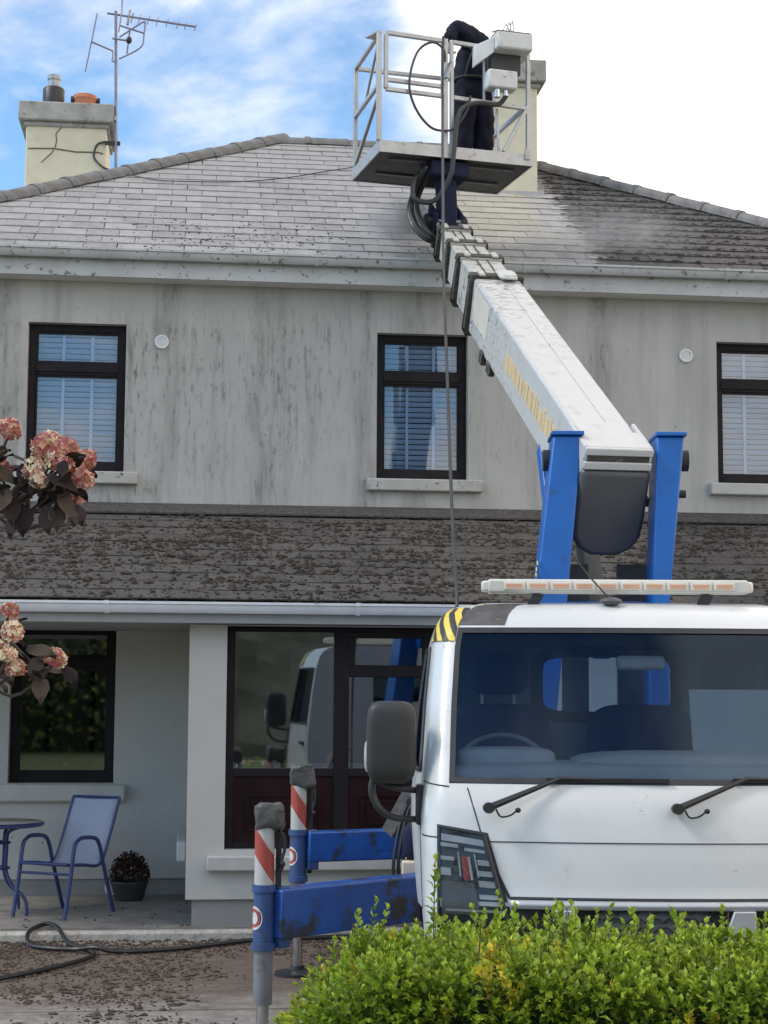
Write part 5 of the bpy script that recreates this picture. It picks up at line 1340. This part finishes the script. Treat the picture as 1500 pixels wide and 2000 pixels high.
heads = [(18, 838, 4.20, .037, .030, .85), (92, 872, 4.16, .052, .040, .75), (128, 878, 4.22, .042, .036, .85), (66, 918, 4.12, .034, .040, .25), (118, 905, 4.14, .045, .035, .7), (142, 912, 4.18, .036, .036, .55), (166, 898, 4.20, .032, .036, .75), (160, 936, 4.14, .036, .030, .8), (152, 968, 4.16, .022, .032, .7), (76, 938, 4.10, .026, .022, .25), (3, 918, 4.15, .03, .03, .8), (100, 858, 4.2, .03, .02, .4),
         (20, 1192, 4.14, .026, .022, .8), (24, 1233, 4.10, .034, .032, .35), (108, 1286, 4.12, .036, .030, .7), (30, 1305, 4.10, .030, .028, .45), (2, 1268, 4.1, .026, .026, .6), (14, 1278, 4.08, .03, .015, .1)]
joint = [(-60, 960, 4.2), (-60, 1290, 4.15)]
root_ = V((0, 0, 0))
stems = MB()
for k, (jx, jy, jd) in enumerate(joint):
    j = PX(jx, jy, jd)-SO
    stems.tube(spline([root_+V((.04*k, 0, 0)), root_+V((.1, .05*k, .8)), j+V((-.25, .05, -.45)), j], 6), [.016]*18+[.010], 7) if False else stems.tube(spline([root_+V((.04*k, 0, 0)), root_+V((.1, .05*k, .8)), j+V((-.25, .05, -.45)), j], 6), .011, 7)
for k, (hx_, hy_, hd, R, H, tone) in enumerate(heads):
    c = PX(hx_, hy_, hd); j = PX(*joint[0 if hy_ < 1100 else 1])
    mid = (c+j)/2+V((0, 0, -.05-.02*(k % 3)))
    stems.tube(spline([j-SO, mid-SO, c-SO-V((0, 0, H*.4))], 5), .0042, 5)
    R, H = R*.68, H*.72; fm = floret_head(k, R, H, tone)
    o = fm.build('flower_head', 'flower_tint', shrub, smooth=False); o.location = c-SO; o.rotation_euler = (rnd(-.5, .5), rnd(-.2, .8), 0)
stems.build('stem', 'wood_stem', shrub)
rs = random.Random(11)
for k in range(95):
    if k < 75: x, y = rs.uniform(-40, 140), rs.uniform(880, 968); y += max(0, (60-x))*.05
    else: x, y = rs.uniform(-40, 105), rs.uniform(1195, 1330)
    if y > 1100 and x > 60 and y < 1255: continue
    p = PX(x, y, rs.uniform(4.08, 4.3))
    put_leaf(p, (rs.uniform(-.5, .9), rs.uniform(-.9, .3), rs.uniform(-1.0, .25)), rs.uniform(.045, .080), rs.uniform(-1.2, 1.2))
for x, y, dx, dz_, s_, rl in ((52, 1262, .75, -.25, .085, .6), (78, 1318, .1, -1, .075, .2), (128, 1302, .5, -.8, .06, .9), (22, 970, .1, -1, .08, .3), (46, 985, .05, -1, .09, .2), (88, 985, .2, -1, .085, 1), (110, 985, .1, -1, .075, .1), (150, 985, .3, -1, .06, .4), (30, 1000, -.1, -1, .075, .2), (120, 960, .4, -.9, .1, .1), (95, 925, .7, -.5, .1, .3)):
    put_leaf(PX(x, y, 4.1), (dx, -.35, dz_), s_, rl)

# ------------------------------------------------------------------ moss and clods
def roof_pt(x, s0, pe=0): return (x, EY+s0*cs, EZ+s0*sn+.012)
mb = MB(); rs = random.Random(5)
for k in range(6500):
    x = 3.62+rs.random()**.8*4.0; s0 = rs.uniform(.05, SLEN-.1); y = EY+s0*cs
    if x > HX1-(y-EY)-.1: continue
    if 2.6 < x < 3.66 and y > 2.1: continue
    if s0 < 1.5 and rs.random() > .25+s0*.35: continue
    edge = 3.70+.45*mnoise.noise(V((1, y*1.5, 2)))
    if x < edge: continue
    # clods gather along the slate tails
    s0 = round(s0/GA)*GA-.03+abs(rs.gauss(0, .05)); lump(mb, roof_pt(x, s0), rs.uniform(.012, .042), .45)
tag(mb.build('roof_moss', 'moss_grey', smooth=False), 'grey brown moss crust on the unwashed right side of the roof', 'moss', kind='stuff')
mb = MB()
for k in range(420):
    x = rs.gauss(.4, .75); s0 = abs(rs.gauss(.55, .4)); 
    if -1.9 < x < 2.3: lump(mb, roof_pt(x, s0), rs.uniform(.005, .016), .5)
tag(mb.build('roof_moss_specks', 'moss', smooth=False), 'dark moss specks left on the washed slates', 'moss', kind='stuff')
mb = MB()
for k in range(9500):
    x = rs.uniform(-2.0, 5.6); s0 = rs.random()**.85*2.35
    dn_ = mnoise.noise(V((x*1.4, s0*2.5, 4)))
    if rs.random() > .62+dn_*1.0: continue
    if s0 > 2.1 and rs.random() < .6: continue
    if rs.random() < .25: s0 = round(s0/.215)*.215+abs(rs.gauss(0, .03))
    y = PY1+s0*cos(pang); lump(mb, (x, y, PZ1+s0*sin(pang)+.014), rs.uniform(.008, .022) if rs.random() < .88 else rs.uniform(.022, .042), .85)
tag(mb.build('porch_moss_debris', 'moss', smooth=False), 'dark moss clods fallen all over the porch roof', 'debris', kind='stuff')
mb = MB()
for k in range(26000):
    x = rs.uniform(-1.9, 3.2); y = -2.12-rs.random()**1.25*3.6
    if mnoise.noise(V((x*1.1, y*1.5, 9)))*.9+.55-.11*(-2.1-y) < rs.random(): continue
    lump(mb, (x, y, 0), rs.uniform(.003, .012) if rs.random() < .9 else rs.uniform(.012, .034), .5)
for k in range(60): lump(mb, (rs.uniform(-1.9, .6), -2.0+rs.random()**2*1.4, .078), rs.uniform(.006, .018), .5)
tag(mb.build('driveway_moss_debris', 'moss_brown', smooth=False), 'brown moss clods scattered over the driveway', 'debris', kind='stuff')
mb = MB()
for k in range(260):
    x = rs.uniform(-1.9, 5.3); mb_x = -.30+rs.uniform(-.03, .03); lump(mb, (x, mb_x, 5.715+rs.uniform(-.01, .035)), rs.uniform(.004, .014), .6)
    lump(mb, (rs.uniform(-1.9, 3.5), PY1+.03+rs.uniform(-.05, .04), PZ1-.01), rs.uniform(.004, .016), .6)
tag(mb.build('gutter_moss_debris', 'moss', smooth=False), 'small moss clods caught along the gutters', 'debris', kind='stuff')

# ------------------------------------------------------------------ garden bank of trees across the lawn, seen only in the window reflections
gb = MB(); gb.c = []
rs = random.Random(21)
for k in range(30000):
    x = rs.uniform(-26, 24); y = -34+rs.gauss(0, 1.2); h = 4.6+1.6*mnoise.noise(V((x*.25, 0, 5)))
    if x > .5: h *= .82
    if x > .5: continue
    z = rs.random()**.8*h; d = V((rs.uniform(-1, 1), rs.uniform(-.3, 1), rs.uniform(-.2, 1)))
    v_ = rs.uniform(.8, 2.2); t1 = d.normalized().orthogonal().normalized()*rs.uniform(.05, .13); t2 = d.normalized().cross(t1)*.8; c = V((x, y, z))
    gb.quad(c-t1, c+t2, c+t1, c-t2); gb.c.append((.045*v_, .065*v_, .018*v_) if rs.random() < .85 else (.12*v_, .12*v_, .02*v_))
for k in range(40):
    x = -26+k*1.25
    if x > 0: break
    gb.obox((x, -34.5, 1.9), (.7, 0, 0), (0, .4, 0), (0, 0, 1.9)); gb.c += [(.02, .03, .01)]*6
i0 = len(gb.v); nx_, nz_ = 60, 12
for i in range(nx_+1):
    for k in range(nz_+1):
        x = .3+i*.45; z = k*.42; gb.v.append((x, -33.6+1.1*mnoise.noise(V((x*.8, z*.8, 2)))-.06*z, z+.5*mnoise.noise(V((x*.5, 7, z*.4)))))
for i in range(nx_):
    for k in range(nz_):
        a = i0+i*(nz_+1)+k; gb.f.append((a, a+nz_+1, a+nz_+2, a+1)); v_ = rs.uniform(.8, 1.2); gb.c.append((.17*v_, .18*v_, .14*v_))
tag(gb.build('garden_hedgerow', 'leaf_tint', smooth=False), 'dark green hedgerow mirrored in the porch windows', 'hedgerow', kind='stuff')

# ------------------------------------------------------------------ spray mist drifting off the roof
def mist(name, c, r, dens, label):
    m = bpy.data.materials.new(name); m.use_nodes = True; t = m.node_tree; t.nodes.clear()
    out = N(t, 'ShaderNodeOutputMaterial'); v = N(t, 'ShaderNodeVolumePrincipled'); v.inputs['Color'].default_value = (.95, .95, .95, 1); v.inputs['Anisotropy'].default_value = .2
    p = obc(t); ln = N(t, 'ShaderNodeVectorMath', operation='LENGTH'); t.links.new(mapping(t, p, (1/r[0], 1/r[1], 1/r[2])), ln.inputs[0])
    f = ramp(t, ln.outputs['Value'], [(.15, 1), (.95, 0)], 'EASE')
    n_ = ramp(t, noise_tex(t, p, 3.5, 3, .6), [(.35, .1), (.65, 1)])
    t.links.new(math_node(t, 'MULTIPLY', math_node(t, 'MULTIPLY', f, n_), dens), v.inputs['Density'])
    t.links.new(v.outputs[0], out.inputs['Volume']); MAT[name] = m
    o = MB().ellipsoid((0, 0, 0), r, 20, 12).build(name, name); o.location = c
    tag(o, label, 'mist', kind='stuff')
mist('spray_mist', (1.86, -.25, 6.12), (.55, .36, .32), 9.0, 'small white puff of spray mist beside the boom tip')
mist('drifting_mist', (3.75, .15, 6.15), (1.2, .5, .40), 2.3, 'thin drifting spray mist over the right side of the roof')
